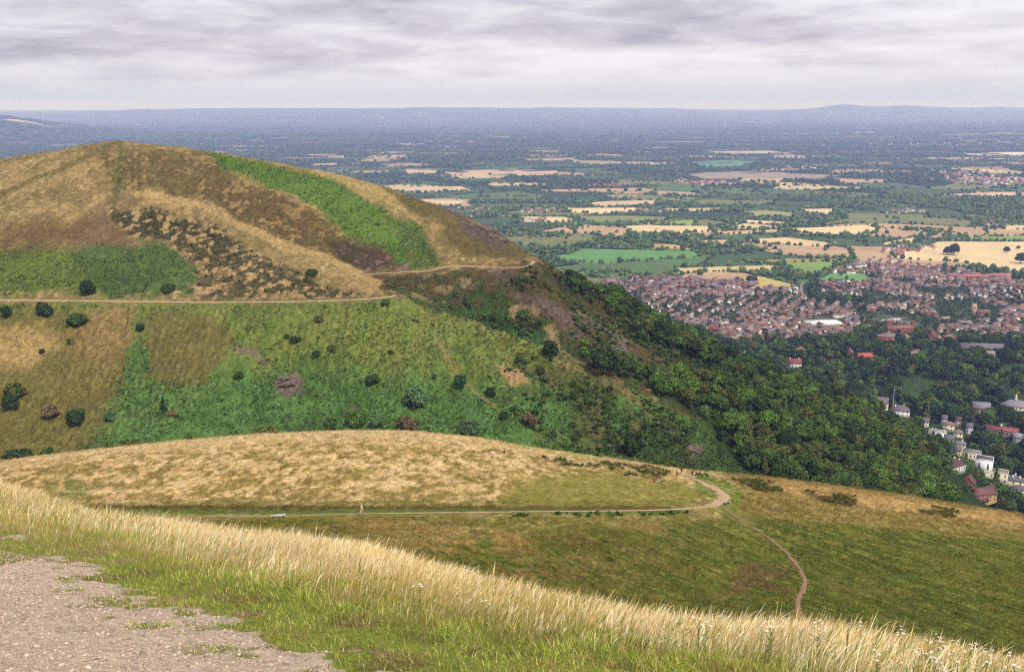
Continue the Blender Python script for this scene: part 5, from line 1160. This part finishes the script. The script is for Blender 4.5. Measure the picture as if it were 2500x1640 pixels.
V, Q, T, Cc = blades(np.stack([x, y, gz(x, y, z) - .01], -1), hh, .0028 + .0024 * rng.random(n), rng.normal(size=n) * .55 + .15, hh * np.clip(.35 + .25 * rng.normal(size=n), .02, .85), 4, cols, head=(rng.random(n) < .55) * .9)
o = link('tall_dry_grass', make_mesh('tall_dry_grass', V, quads=Q, tris=T, color=Cc), GRASSM); tag(o, 'tall straw coloured dry grass bending along the brow', 'grass', None, 'stuff')
# short turf beside the gravel
x, y, z, px, py = fg_points(360000, 4.4, 22)
gsd = gravel_sd(px, py, x, y); bald = fbm(x / .5, y / .7, 4, 203)
k = (py > STRAW_LOW(px) - 45) & (px > -250) & (px < 2650) & (py < 1640) & ((gsd < -4 + 26 * rng.random(len(x)) ** 2) | (islands(x, y, gsd) > .3 + .5 * rng.random(len(x))))
dn = np.clip(1.2 - bald * 1.0 + (gsd < -90) * .2, .2, 1) * np.clip(7.5 / y, .35, 1); k &= rng.random(len(x)) < dn
x, y, z, px, py, bald = x[k], y[k], z[k], px[k], py[k], bald[k]; n = len(x); print('turf', n)
up = sstep(60, -20, py - STRAW_LOW(px)); hh = (.025 + .05 * rng.random(n)) * (1 + .7 * up * (1 - .5 * sstep(1200, 1700, px))) * (1 + .5 * (fbm(x / .6, y / .7, 3, 204) - .5))
tus = np.exp(-((px - 710) / 45) ** 2 - ((py - 1372) / 22) ** 2); hh += tus * .16
cols = pick(n, [(142,154,60), (124,142,54), (160,164,76), (108,128,50), (200,182,118)], .16, [.30, .22, .2, .12, .16])
cols *= (1 + (fbm(x / .35, y / .45, 3, 208) - .5) * .9)[:, None]; dry_ = (fbm(x / .5, y / .6, 3, 209) > .6) & (rng.random(n) < .6); cols[dry_] = pick(dry_.sum(), [(168,150,96), (146,122,84), (150,140,70)], .15)
V, Q, T, Cc = blades(np.stack([x, y, gz(x, y, z) - .005], -1), hh, .0055 + .004 * rng.random(n), rng.random(n) * 6.28, hh * (.2 + .7 * rng.random(n)), 2, cols)
o = link('short_turf', make_mesh('short_turf', V, quads=Q, tris=T, color=Cc), GRASSM); tag(o, 'short bright green turf along the edge of the gravel', 'grass', None, 'stuff')
# loose stones of the gravel track
x, y, z, px, py = fg_points(70000, 4.3, 14, .8); gsd = gravel_sd(px, py, x, y); k = (gsd > 6) & (px > -300) & (py < 1640) & (rng.random(len(x)) < np.clip((gsd + 5) / 40, .25, 1)); x, y, z = x[k], y[k], z[k]; n = len(x); print('stones', n)
r = .006 + .013 * rng.random(n) ** 2.0 + .006 * (rng.random(n) < .02); STM = vcol_mat('stone', (60.0,), .85, 1.15, rough=.95, spec=.05)
cols = pick(n, [(202,182,158), (188,168,146), (208,190,168), (170,150,132), (196,174,148)], .15, k=.64)
STN = []
for s in range(5):
    v, f = ico(0); q = np.random.default_rng(300 + s); STN.append((v * (1 + (q.random(12) - .5) * .6)[:, None] * [1.15, .9, .6], f))
o = merged_lumps('gravel', np.stack([x, y, gz(x, y, z) + r * .1], -1), r, r, STN, cols, STM, 'loose pinkish grey stones of the gravel track', None, 'gravel')
# tussocks and bracken of the spur
X_, Y_, c_, ds_ = SPUR_SAMPLE
def spur_pts(n, r0, r1):
    ii = rng.integers(r0, r1, n); jj = rng.integers(70, NA - 70, n); return ii, jj
r0 = rowof[4] - rowof[3] - 10; r1 = rowof[6] - rowof[3] + 4
ii, jj = spur_pts(95000, r0, r1); f1, f2 = rng.random(len(ii)), rng.random(len(ii))
x = X_[ii, jj] + (f1 - .5) * .14; y = Y_[ii, jj] + (f2 - .5) * .6; px, py = proj(x / y, base_height(x, y) / y)
dpt = np.minimum(line_d(px, py, [(p[0], p[1]) for p in CONTOUR_PATH]), line_d(px, py, [(p[0], p[1]) for p in SLOPE_PATH]))
cc = c_[ii, jj]; straw = cc[:, 0] / (cc[:, 1] + 1e-4); st = straw > 1.28
lawn = in_poly(px, py, [(1240,1105),(1560,1112),(1640,1140),(1620,1172),(1150,1182),(1150,1150)])
k = (dpt > 7 + rng.random(len(x)) * 5) & ~(lawn & (rng.random(len(x)) < .85)) & ~((np.abs(py - 1190) < 9) & (px < 1620) & (rng.random(len(x)) < .8)) & (rng.random(len(x)) < np.where(st, 1, .6)); x, y, cc, st, px, py = x[k], y[k], cc[k], st[k], px[k], py[k]
z = base_height(x, y)
bl = 6; n = len(x) * bl; rep = lambda v: np.repeat(v, bl, 0)
X2 = rep(x) + rng.normal(size=n) * .16; Y2 = rep(y) + rng.normal(size=n) * .16; hh = np.where(rep(st), .26 + .34 * rng.random(n), .10 + .18 * rng.random(n)); w_ = np.where(rep(st), .05, .10) * (rep(y) / 150) ** .5
cl = np.clip(rep(cc * (1.12 + rng.normal(size=(len(cc), 1)) * .36) * (1 + rng.normal(size=(len(cc), 3)) * [.08, .03, .08])) * (1.0 + rng.normal(size=(n, 1)) * .12), .004, .9)
V, Q, T, Cc = blades(np.stack([X2, Y2, rep(z)], -1), hh, w_, rng.normal(size=n) * .7 + .1, hh * (.15 + .6 * rng.random(n)), 1, cl)
o = link('hillside_grass', make_mesh('hillside_grass', V, quads=None, tris=T, color=Cc), GRASSM); tag(o, 'dry tussocks and bracken covering the spur below', 'grass', None, 'stuff')
print('spur blades', n)
# dark gorse and heather cushions of the spur, as one low cover
GZ_ = [[(1390,1072),(1480,1078),(1560,1095),(1540,1112),(1440,1104)], [(1250,1062),(1330,1068),(1400,1085),(1330,1086)], [(1690,1110),(1790,1118),(1830,1145),(1760,1140)], [(1870,1140),(1990,1152),(1990,1176),(1920,1166)], [(2120,1170),(2230,1188),(2215,1204),(2140,1192)], [(1190,1194),(1560,1190),(1610,1191),(1560,1198),(1190,1201)], [(1600,1098),(1650,1103),(1640,1112)]]
gx, gy = [], []
for q in GZ_:
    b = np.array(q, float); m_ = int(max(90, (np.ptp(b[:, 0]) * np.ptp(b[:, 1])) / 13)); qx = b[:, 0].min() + rng.random(m_) * np.ptp(b[:, 0]); qy = b[:, 1].min() + rng.random(m_) * np.ptp(b[:, 1]); s = in_poly(qx, qy, q); w_ = hit(qx[s], qy[s], 60); gx.append(w_[:, 0]); gy.append(w_[:, 1])
gx, gy = np.concatenate(gx), np.concatenate(gy); ok = (fbm(gx / 2.5, gy / 3.5, 3, 210) > .47) & ((gy > 150) | (rng.random(len(gx)) < .75)); gx, gy = gx[ok], gy[ok]
GB = [crown_leaves(60, .5, .34, .26, 7, .15, 330 + s) for s in range(4)]
gt = np.where((gy < 150)[:, None], tints_of(len(gx), ['mid', 'dark', 'light'], 21), tints_of(len(gx), ['olive', 'olive', 'brown', 'mid'], 22))
merged_leafy('gorse_cover', np.stack([gx, gy, base_height(gx, gy)], -1), np.where(gy < 150, .36, .42) + rng.random(len(gx)) * np.where(gy < 150, .35, .5), GB, gt, 'dark low gorse and heather cushions on the grassy spur', 'gorse')
# yarrow standing in the right hand part of the brow
STEMM = plain_mat('yarrow_stem', srgb(112,116,66,.8), .8, .1); PETAL = plain_mat('yarrow_petals', srgb(240,234,220,.78), .8, .1)
def yarrow(seed):
    r = np.random.default_rng(seed); nh = 1 + seed % 3; st, hd = [], []; h = .42 + .1 * r.random(); st.append(tube((0,0,-.02), (.01,0,h*.7), .0045, .0036, 5))
    for i in range(8):
        a = r.random() * 6.28; zz = h * (.15 + .07 * i); L = .05 + .03 * r.random(); st.append(tube((0,0,zz), (math.cos(a)*L, math.sin(a)*L, zz+.035), .006, .001, 4))
    for i in range(nh):
        a = r.random() * 6.28; d = .0 if i == 0 else .05 + .03 * r.random(); hz_ = h * (1 if i == 0 else .9 + .15 * r.random()); c = np.array([math.cos(a)*d, math.sin(a)*d, hz_]); st.append(tube((.01,0,h*.68), c, .0026, .002, 4))
        pv, pf, o_ = [], [], 0; v, f = ico(0)
        for q in range(13):
            aa = q * 2.4; rr = .015 * math.sqrt(q / 13) * (1 + .25 * r.random()); pv.append(v * [.005, .005, .0035] + c + [math.cos(aa)*rr, math.sin(aa)*rr, .004 - rr*.12]); pf.append(f + o_); o_ += 12
        me = make_mesh('flower_head', np.concatenate(pv), tris=np.concatenate(pf)); me.materials.append(PETAL); hd.append(me)
    V, Q = join(st); me = make_mesh('stem', V, quads=Q, smooth=True); me.materials.append(STEMM); return me, hd
YP = [yarrow(s) for s in range(9)]
cnt = 0
for q in range(6000):
    if cnt >= 70: break
    qx = random.uniform(1230, 2420); a_ = float(ray(qx, 1540)[0]); cy_ = float(crest_Y(a_))
    if random.random() > ((qx - 1150) / 900) ** 1.2 + .06: continue
    if cnt < 3: p = hit([(962,978,1130)[cnt]], [(1440,1452,1462)[cnt]], 4.2)[0]
    else:
        Yq = random.uniform(cy_ - 5.6, cy_ - 1.3); p = (a_ * Yq, Yq, float(base_height([a_ * Yq], [Yq])[0]))
    p = np.array(p)
    if cnt >= 3 and not (1435 < float(proj(p[0] / p[1], (p[2] + .4) / p[1])[1]) < 1575): continue
    me, hd = YP[cnt % 9]; s = random.uniform(.58, .86)
    zone = 'in the tall grass' if cnt >= 3 else 'below the straw grass'
    rt = empty('yarrow_plant', (p[0], p[1], float(gz(p[0:1], p[1:2], base_height(p[0:1], p[1:2]))[0])), random.uniform(0, 6.28), s)
    nm = ('single', 'double', 'triple')[cnt % 9 % 3]
    lab = 'thin yarrow with %s white flat flower head ' % nm + zone
    tag(rt, lab, 'flower', 'yarrow with %s heads ' % nm + zone); link('stem', me, None, rt)
    for m_ in hd: link('flower_head', m_, None, rt)
    cnt += 1
# ================================================================== people and benches
SKIN = plain_mat('skin', srgb(214,164,136,.68), .6, .3); HAIRM = plain_mat('hair', srgb(70,54,44,.68), .7, .2)
_cloth = {}
def cloth(rgb):
    if rgb not in _cloth: _cloth[rgb] = plain_mat('cloth', srgb(*rgb, .8), .9, .1)
    return _cloth[rgb]
def V3(*a): return np.array(a, float)
def person(px_, py_, yaw, pose, top, bottom, shoe, label, legskin=True, sleeve='short', hair=(70,54,44), pack=None, jacket=None, ymin=60, height=1.74, group=None):
    p = hit([px_], [py_], ymin)[0]; zb = float(base_height(p[0:1], p[1:2])[0])
    J = {}; R = {}; E = []; S = {}
    def j(n, pos, r): J[n] = V3(*pos); R[n] = r
    if pose == 'sit':
        hp = .14; lean = -.12; j('pelvis', (0, 0, hp), .15); j('spine', (0, lean*.5, hp+.2), .135); j('chest', (0, lean*.8+.02, hp+.42), .15); j('neck', (0, lean*.5, hp+.55), .055); j('head0', (0, lean*.4+.02, hp+.64), .075); j('head1', (0, lean*.4+.03, hp+.73), .095); j('head2', (0, lean*.4+.01, hp+.80), .06); j('nose', (0, lean*.4+.125, hp+.70), .018)
        for s, q in ((-1, 'l'), (1, 'r')):
            j('sho'+q, (s*.19, lean*.8+.02, hp+.44), .06); j('elb'+q, (s*.26, .06, hp+.22), .042); j('wri'+q, (s*.16, .28, hp+.22), .03); j('pal'+q, (s*.14, .35, hp+.22), .036)
            j('hip'+q, (s*.1, .04, hp), .1); j('kne'+q, (s*.13, .46, hp+.26), .06); j('ank'+q, (s*.12, .78, .08), .042); j('toe'+q, (s*.13, .95, .07), .035)
            fb = J['pal'+q]; fd = V3(-s*.3, 1, -.2)
    else:
        st = pose; j('pelvis', (0, 0, .94), .145); j('spine', (0, .01, 1.12), .13); j('chest', (0, .03, 1.34), .15); j('neck', (0, .03, 1.47), .055); j('head0', (0, .04, 1.555), .07); j('head1', (0, .05, 1.64), .092); j('head2', (0, .03, 1.70), .06); j('nose', (0, .15, 1.61), .018)
        for s, q in ((-1, 'l'), (1, 'r')):
            sw = s * st
            j('sho'+q, (s*.19, .03, 1.39), .06); j('elb'+q, (s*.25, -.02 - sw*.10, 1.12), .042); j('wri'+q, (s*.25, .10 - sw*.16, .90), .03); j('pal'+q, (s*.25, .14 - sw*.18, .82), .036)
            j('hip'+q, (s*.09, 0, .90), .1); j('kne'+q, (s*.10, .04 + sw*.20, .49), .062); j('ank'+q, (s*.10, -.03 + sw*.34 - (.10 if sw < -.1 else 0), .09 + (.06 if sw < -.1 else 0)), .042); j('toe'+q, (s*.12, .14 + sw*.34 - (.10 if sw < -.1 else 0), .05), .036)
    E += [('pelvis','spine','top'),('spine','chest','top'),('chest','neck','top'),('neck','head0','skin'),('head0','head1','skin'),('head1','head2','skin'),('head1','nose','skin')]
    for s, q in ((-1, 'l'), (1, 'r')):
        E += [('chest','sho'+q,'top'),('sho'+q,'elb'+q,'top'),('elb'+q,'wri'+q,'top' if sleeve == 'long' else 'skin'),('wri'+q,'pal'+q,'skin')]
        d = J['pal'+q] - J['wri'+q]; d /= np.linalg.norm(d); sd_ = np.cross(d, V3(0, 0, 1)); sd_ = sd_ / np.linalg.norm(sd_) if np.linalg.norm(sd_) > .2 else V3(0, 1, 0)
        for i, L in enumerate((.075, .085, .08, .065)):
            b = J['pal'+q] + sd_ * (i - 1.5) * .02 + d * .02; j('f%d%s' % (i, q), b + d * L * .5, .009); j('g%d%s' % (i, q), b + d * L * .85 + V3(0, 0, -.02), .008); E += [('pal'+q, 'f%d%s' % (i, q), 'skin'), ('f%d%s' % (i, q), 'g%d%s' % (i, q), 'skin')]
        j('th'+q, J['pal'+q] + sd_ * .045 + d * .01, .010); E += [('pal'+q, 'th'+q, 'skin')]
        E += [('pelvis','hip'+q,'bottom'),('hip'+q,'kne'+q,'bottom'),('kne'+q,'ank'+q,'skin' if legskin else 'bottom'),('ank'+q,'toe'+q,'shoe')]
    names = list(J); idx = {n: i for i, n in enumerate(names)}
    me = bpy.data.meshes.new('person_base'); me.from_pydata([tuple(J[n]) for n in names], [(idx[a], idx[b]) for a, b, _ in E], [])
    ob = bpy.data.objects.new('person_base', me); COL.objects.link(ob); md = ob.modifiers.new('skin', 'SKIN')
    if not me.skin_vertices: me.attributes  # layer is made with the modifier
    for i, n in enumerate(names): sv = me.skin_vertices[0].data[i]; sv.radius = (R[n], R[n] * (.78 if n in ('chest', 'spine', 'pelvis') else 1)); sv.use_root = (n == 'pelvis')
    sb = ob.modifiers.new('sub', 'SUBSURF'); sb.levels = 1; sb.render_levels = 1
    dg = bpy.context.evaluated_depsgraph_get(); body = bpy.data.meshes.new_from_object(ob.evaluated_get(dg)); bpy.data.objects.remove(ob)
    body.name = 'person'; mats = {'skin': SKIN, 'top': cloth(top), 'bottom': cloth(bottom), 'shoe': cloth(shoe)}; mk = list(mats)
    body.materials.clear()
    for k in mk: body.materials.append(mats[k])
    cen = np.array([tuple(f.center) for f in body.polygons]); best = np.full(len(cen), 9.); mi = np.zeros(len(cen), int)
    for a, b, m_ in E:
        A, B = J[a], J[b]; d = B - A; t = np.clip(((cen - A) @ d) / (d @ d + 1e-9), 0, 1); dist = np.linalg.norm(cen - A - t[:, None] * d, axis=1) - (R[a] + R[b]) * .5
        mi = np.where(dist < best, mk.index(m_), mi); best = np.minimum(best, dist)
    body.polygons.foreach_set('material_index', mi.astype(np.int32)); body.polygons.foreach_set('use_smooth', np.ones(len(cen), bool))
    o = bpy.data.objects.new('person', body); COL.objects.link(o); s = height / 1.76; o.location = (p[0], p[1], zb); o.rotation_euler = (0, 0, yaw); o.scale = (s, s, s); tag(o, label, 'person', group)
    v, f = ico(2); h1 = J['head1']; hv_ = v * [.1, .112, .108] + h1 + [0, -.012, .022]; keep = [t for t in f if not (v[t].mean(0)[1] > .35 and v[t].mean(0)[2] < .45) and v[t].mean(0)[2] > -.45]
    link('hair', make_mesh('hair', hv_, tris=np.array(keep), smooth=True), cloth(hair), o)
    if pack:
        V, Q = bx(-.16, .16, -.32, -.13, J['chest'][2] - .28, J['chest'][2] + .12); q = link('backpack', make_mesh('backpack', V, quads=Q), cloth(pack), o); q.modifiers.new('b', 'BEVEL').width = .05
    if jacket:
        ps = [tube(J['sho'+q] + [s_*.03, -.01, .04], J['elb'+q] + [s_*.03, 0, 0], .085, .07, 8) for s_, q in ((-1, 'l'), (1, 'r'))] + [tube(J['elb'+q] + [s_*.03, 0, .0], J['wri'+q] + [s_*.02, 0, .06], .07, .05, 8) for s_, q in ((-1, 'l'), (1, 'r'))]
        ps += [bx(-.21, -.10, -.15, .19, .86, 1.36), bx(.10, .21, -.15, .19, .86, 1.36)]; V, Q = join(ps); link('jacket', make_mesh('jacket', V, quads=Q), cloth(jacket), o)
    return o
PI = math.pi
person(841, 1196, 2.6, .8, (228,206,176), (216,180,146), (70,52,48), 'person in pale beige shirt and shorts walking on the level path', hair=(226,206,186))
person(1613, 1114, PI, .5, (242,240,244), (240,236,238), (216,226,60), 'person in white with open dark jacket and yellow shoes walking uphill', jacket=(74,66,78))
person(1573, 1108, 2.2, .7, (230,138,136), (84,34,44), (190,190,200), 'person in pink top and dark shorts walking on the path crest', hair=(230,200,180))
person(1584, 1101, PI, .5, (52,54,62), (48,48,56), (210,206,206), 'person in dark clothes with backpack behind the pink hiker', sleeve='long', pack=(60,62,70), legskin=True)
person(1522, 1119, 1.9, 'sit', (224,28,74), (60,50,56), (70,60,60), 'person in bright red top sitting on the grass', sleeve='long', hair=(206,40,70))
person(1531, 1122, -1.2, 'sit', (206,220,236), (56,62,54), (60,56,56), 'person in pale blue top sitting beside the red one', sleeve='long', legskin=False, hair=(196,190,190))
person(1139, 1055, -1.3, 'sit', (150,124,130), (240,228,220), (236,220,210), 'person with mauve top and white legs sitting on straw grass', legskin=False)
person(1173, 1053, 1.2, 'sit', (62,38,30), (66,46,36), (70,50,40), 'person in dark brown clothes sitting on straw grass', sleeve='long', legskin=False)
person(285, 326, PI, .5, (236,236,240), (60,60,70), (50,50,50), 'tiny person in white top on the summit', legskin=False, ymin=600)
person(301, 327, PI, .3, (190,120,110), (70,60,60), (50,50,50), 'tiny person in reddish top on the summit', legskin=False, ymin=600)
person(321, 327, 0, .3, (50,54,58), (40,44,50), (50,50,50), 'tiny person in dark clothes on the summit', legskin=False, ymin=600)
person(74, 357, 1.2, .6, (220,190,190), (90,80,90), (60,60,60), 'tiny person in pale top on the ridge left of the summit track', legskin=False, ymin=600)
person(132, 347, 1.2, .6, (120,80,70), (70,60,60), (60,60,60), 'tiny person in brown climbing the ridge to the summit', legskin=False, ymin=600)
WOODW = plain_mat('bench_wood', srgb(214,212,206,.6), .7, .2, (6.0,), .85, 1.1); WOODG = plain_mat('grey_bench_wood', srgb(150,156,150,.68), .8, .2, (6.0,), .8, 1.1); LEGM = plain_mat('bench_leg', srgb(62,54,48,.68), .9, .1)
def bench(px_, py_, L, yaw, mat, label):
    p = hit([px_], [py_], 60)[0]; zb = float(base_height(p[0:1], p[1:2])[0]); rt = empty('bench', (p[0], p[1], zb), yaw); tag(rt, label, 'bench')
    V, Q = join([bx(-L/2, L/2, -.24, -.09, .45, .51), bx(-L/2, L/2, -.075, .075, .452, .512), bx(-L/2, L/2, .09, .24, .45, .51)]); q = link('seat', make_mesh('seat', V, quads=Q), mat, rt); q.modifiers.new('b', 'BEVEL').width = .01
    for s in (-1, 1):
        V, Q = join([bx(s*L*.36-.07, s*L*.36+.07, -.2, .2, -.3, .385), bx(s*L*.36-.1, s*L*.36+.1, -.22, .22, .388, .447)]); link('leg', make_mesh('leg', V, quads=Q), LEGM, rt)
bench(647, 1203, 2.0, .22, WOODW, 'pale weathered backless bench beside the level path')
bench(1688, 1171, 1.5, .75, WOODG, 'grey backless bench at the bend of the gravel path')
# ------------------------------------------------------------------ sky, sun, haze
w = bpy.data.worlds.new('World'); SC.world = w; w.use_nodes = True
nt = w.node_tree
for n in list(nt.nodes): nt.nodes.remove(n)
SUN_EL, SUN_AZ = math.radians(50), math.radians(148)      # azimuth: compass-like, from +Y towards +X
sky = nt.nodes.new('ShaderNodeTexSky'); sky.sky_type = 'NISHITA'; sky.sun_disc = False
sky.sun_elevation = SUN_EL; sky.sun_rotation = SUN_AZ
bg1 = nt.nodes.new('ShaderNodeBackground'); bg1.inputs[1].default_value = 0.08; nt.links.new(sky.outputs[0], bg1.inputs[0])
tc = nt.nodes.new('ShaderNodeTexCoord'); sx = nt.nodes.new('ShaderNodeSeparateXYZ'); nt.links.new(tc.outputs['Generated'], sx.inputs[0])
zz = N(nt, 'ShaderNodeMath', op='MAXIMUM'); zz.inputs[1].default_value = 0.0; nt.links.new(sx.outputs['Z'], zz.inputs[0])
za = N(nt, 'ShaderNodeMath', op='ADD'); za.inputs[1].default_value = 0.055; nt.links.new(zz.outputs[0], za.inputs[0])
dvx = N(nt, 'ShaderNodeMath', op='DIVIDE'); nt.links.new(sx.outputs['X'], dvx.inputs[0]); nt.links.new(za.outputs[0], dvx.inputs[1])
dvy = N(nt, 'ShaderNodeMath', op='DIVIDE'); nt.links.new(sx.outputs['Y'], dvy.inputs[0]); nt.links.new(za.outputs[0], dvy.inputs[1])
cb = nt.nodes.new('ShaderNodeCombineXYZ'); nt.links.new(dvx.outputs[0], cb.inputs[0]); nt.links.new(dvy.outputs[0], cb.inputs[1])
mp = nt.nodes.new('ShaderNodeMapping'); mp.inputs['Location'].default_value = (3.2, 7.7, 0); nt.links.new(cb.outputs[0], mp.inputs[0])
n1 = N(nt, 'ShaderNodeTexNoise', Scale=0.30, Detail=6.0, Roughness=0.5, Distortion=0.3); nt.links.new(mp.outputs[0], n1.inputs['Vector'])
mq = nt.nodes.new('ShaderNodeMapping'); mq.inputs['Scale'].default_value = (4.0, 4.0, 24.0); mq.inputs['Location'].default_value = (1.3, .4, 2.1); nt.links.new(tc.outputs['Generated'], mq.inputs[0])
n2 = N(nt, 'ShaderNodeTexNoise', Scale=1.0, Detail=8.0, Roughness=0.52, Distortion=0.15); nt.links.new(mq.outputs[0], n2.inputs['Vector'])
mq3 = nt.nodes.new('ShaderNodeMapping'); mq3.inputs['Scale'].default_value = (13.0, 13.0, 64.0); nt.links.new(tc.outputs['Generated'], mq3.inputs[0])
n3 = N(nt, 'ShaderNodeTexNoise', Scale=1.0, Detail=6.0, Roughness=0.6, Distortion=0.5); nt.links.new(mq3.outputs[0], n3.inputs['Vector'])
ad0 = N(nt, 'ShaderNodeMath', op='MULTIPLY_ADD'); ad0.inputs[1].default_value = 0.50; nt.links.new(n3.outputs['Fac'], ad0.inputs[0]); nt.links.new(n2.outputs['Fac'], ad0.inputs[2])
ad = N(nt, 'ShaderNodeMath', op='MULTIPLY_ADD'); ad.inputs[1].default_value = 0.16; nt.links.new(n1.outputs['Fac'], ad.inputs[0]); nt.links.new(ad0.outputs[0], ad.inputs[2])
# the decks to the west (left) are thicker
wl = N(nt, 'ShaderNodeMath', op='MULTIPLY_ADD'); wl.inputs[1].default_value = 0.22; nt.links.new(sx.outputs['X'], wl.inputs[0]); nt.links.new(ad.outputs[0], wl.inputs[2])
rp = nt.nodes.new('ShaderNodeValToRGB'); nt.links.new(wl.outputs[0], rp.inputs[0])
el = rp.color_ramp.elements
el[0].position = .62; el[0].color = (*srgb(172,166,182), 1); el[1].position = 1.06 - .06; el[1].color = (*srgb(242,238,244), 1)
for p_, c_ in ((.70, (191,185,198)), (.78, (208,202,213)), (.87, (226,221,229))):
    q = el.new(p_); q.color = (*srgb(*c_), 1)
hz = N(nt, 'ShaderNodeMapRange'); hz.interpolation_type = 'SMOOTHSTEP'; hz.inputs['From Min'].default_value = 0.0; hz.inputs['From Max'].default_value = 0.05
nt.links.new(sx.outputs['Z'], hz.inputs['Value'])
mx = nt.nodes.new('ShaderNodeMix'); mx.data_type = 'RGBA'; 
hr = nt.nodes.new('ShaderNodeValToRGB'); hr.color_ramp.elements[0].color = (*srgb(203,208,226), 1); hr.color_ramp.elements[1].color = (*srgb(220,218,227), 1); hr.color_ramp.elements[1].position = .6
nt.links.new(hz.outputs[0], hr.inputs[0]); nt.links.new(hr.outputs[0], mx.inputs['A'])
nt.links.new(hz.outputs[0], mx.inputs['Factor']); nt.links.new(rp.outputs[0], mx.inputs['B'])
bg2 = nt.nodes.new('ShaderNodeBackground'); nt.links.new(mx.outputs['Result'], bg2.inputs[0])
# an overcast sky is brightest overhead
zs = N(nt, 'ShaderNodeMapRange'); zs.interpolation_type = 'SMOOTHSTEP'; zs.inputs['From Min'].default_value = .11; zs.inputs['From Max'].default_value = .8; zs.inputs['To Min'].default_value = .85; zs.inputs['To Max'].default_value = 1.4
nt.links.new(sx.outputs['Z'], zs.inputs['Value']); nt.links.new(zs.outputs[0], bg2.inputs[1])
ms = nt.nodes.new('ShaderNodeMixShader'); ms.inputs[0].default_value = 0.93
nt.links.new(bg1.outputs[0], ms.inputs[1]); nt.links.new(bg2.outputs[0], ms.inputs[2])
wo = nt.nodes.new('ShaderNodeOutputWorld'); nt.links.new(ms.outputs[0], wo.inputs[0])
try: w.cycles.sampling_method = 'MANUAL'; w.cycles.sample_map_resolution = 512
except Exception: pass
sd = bpy.data.lights.new('sun', 'SUN'); sd.energy = 3.0; sd.angle = math.radians(5); sd.color = (1.0, .95, .86)
so = bpy.data.objects.new('sun', sd); COL.objects.link(so)
dirv = (math.sin(SUN_AZ) * math.cos(SUN_EL), math.cos(SUN_AZ) * math.cos(SUN_EL), math.sin(SUN_EL))
import mathutils
so.rotation_euler = mathutils.Vector(dirv).to_track_quat('Z', 'Y').to_euler()
SC.view_settings.view_transform = 'Standard'; SC.view_settings.look = 'None'; SC.view_settings.exposure = 0.35; SC.view_settings.gamma = 1

def box_mesh(name, lo, hi):
    v = [(x, y, z) for x in (lo[0], hi[0]) for y in (lo[1], hi[1]) for z in (lo[2], hi[2])]
    return make_mesh(name, v, faces=[(0,1,3,2),(4,6,7,5),(0,4,5,1),(2,3,7,6),(0,2,6,4),(1,5,7,3)])
hm = bpy.data.materials.new('haze'); hm.use_nodes = True; nt = hm.node_tree
for n in list(nt.nodes): nt.nodes.remove(n)
ho = nt.nodes.new('ShaderNodeOutputMaterial'); pv = nt.nodes.new('ShaderNodeVolumePrincipled')
pv.inputs['Color'].default_value = (0.40, 0.48, 1.0, 1); pv.inputs['Absorption Color'].default_value = (1, 1, 1, 1); pv.inputs['Density'].default_value = 6.0e-5; pv.inputs['Anisotropy'].default_value = 0.0
nt.links.new(pv.outputs[0], ho.inputs['Volume'])
hzo = link('haze', box_mesh('haze', (-90000, -300, -640), (90000, 66000, 130)), hm); tag(hzo, kind='stuff', label='blue haze over the far plain', cat='haze')
SC.cycles.use_denoising = False; SC.render.filter_size = 1.2; SC.cycles.filter_width = 1.2
SC.cycles.use_adaptive_sampling = False; SC.cycles.max_bounces = 5; SC.cycles.diffuse_bounces = 3; SC.cycles.transparent_max_bounces = 6; SC.cycles.volume_bounces = 0
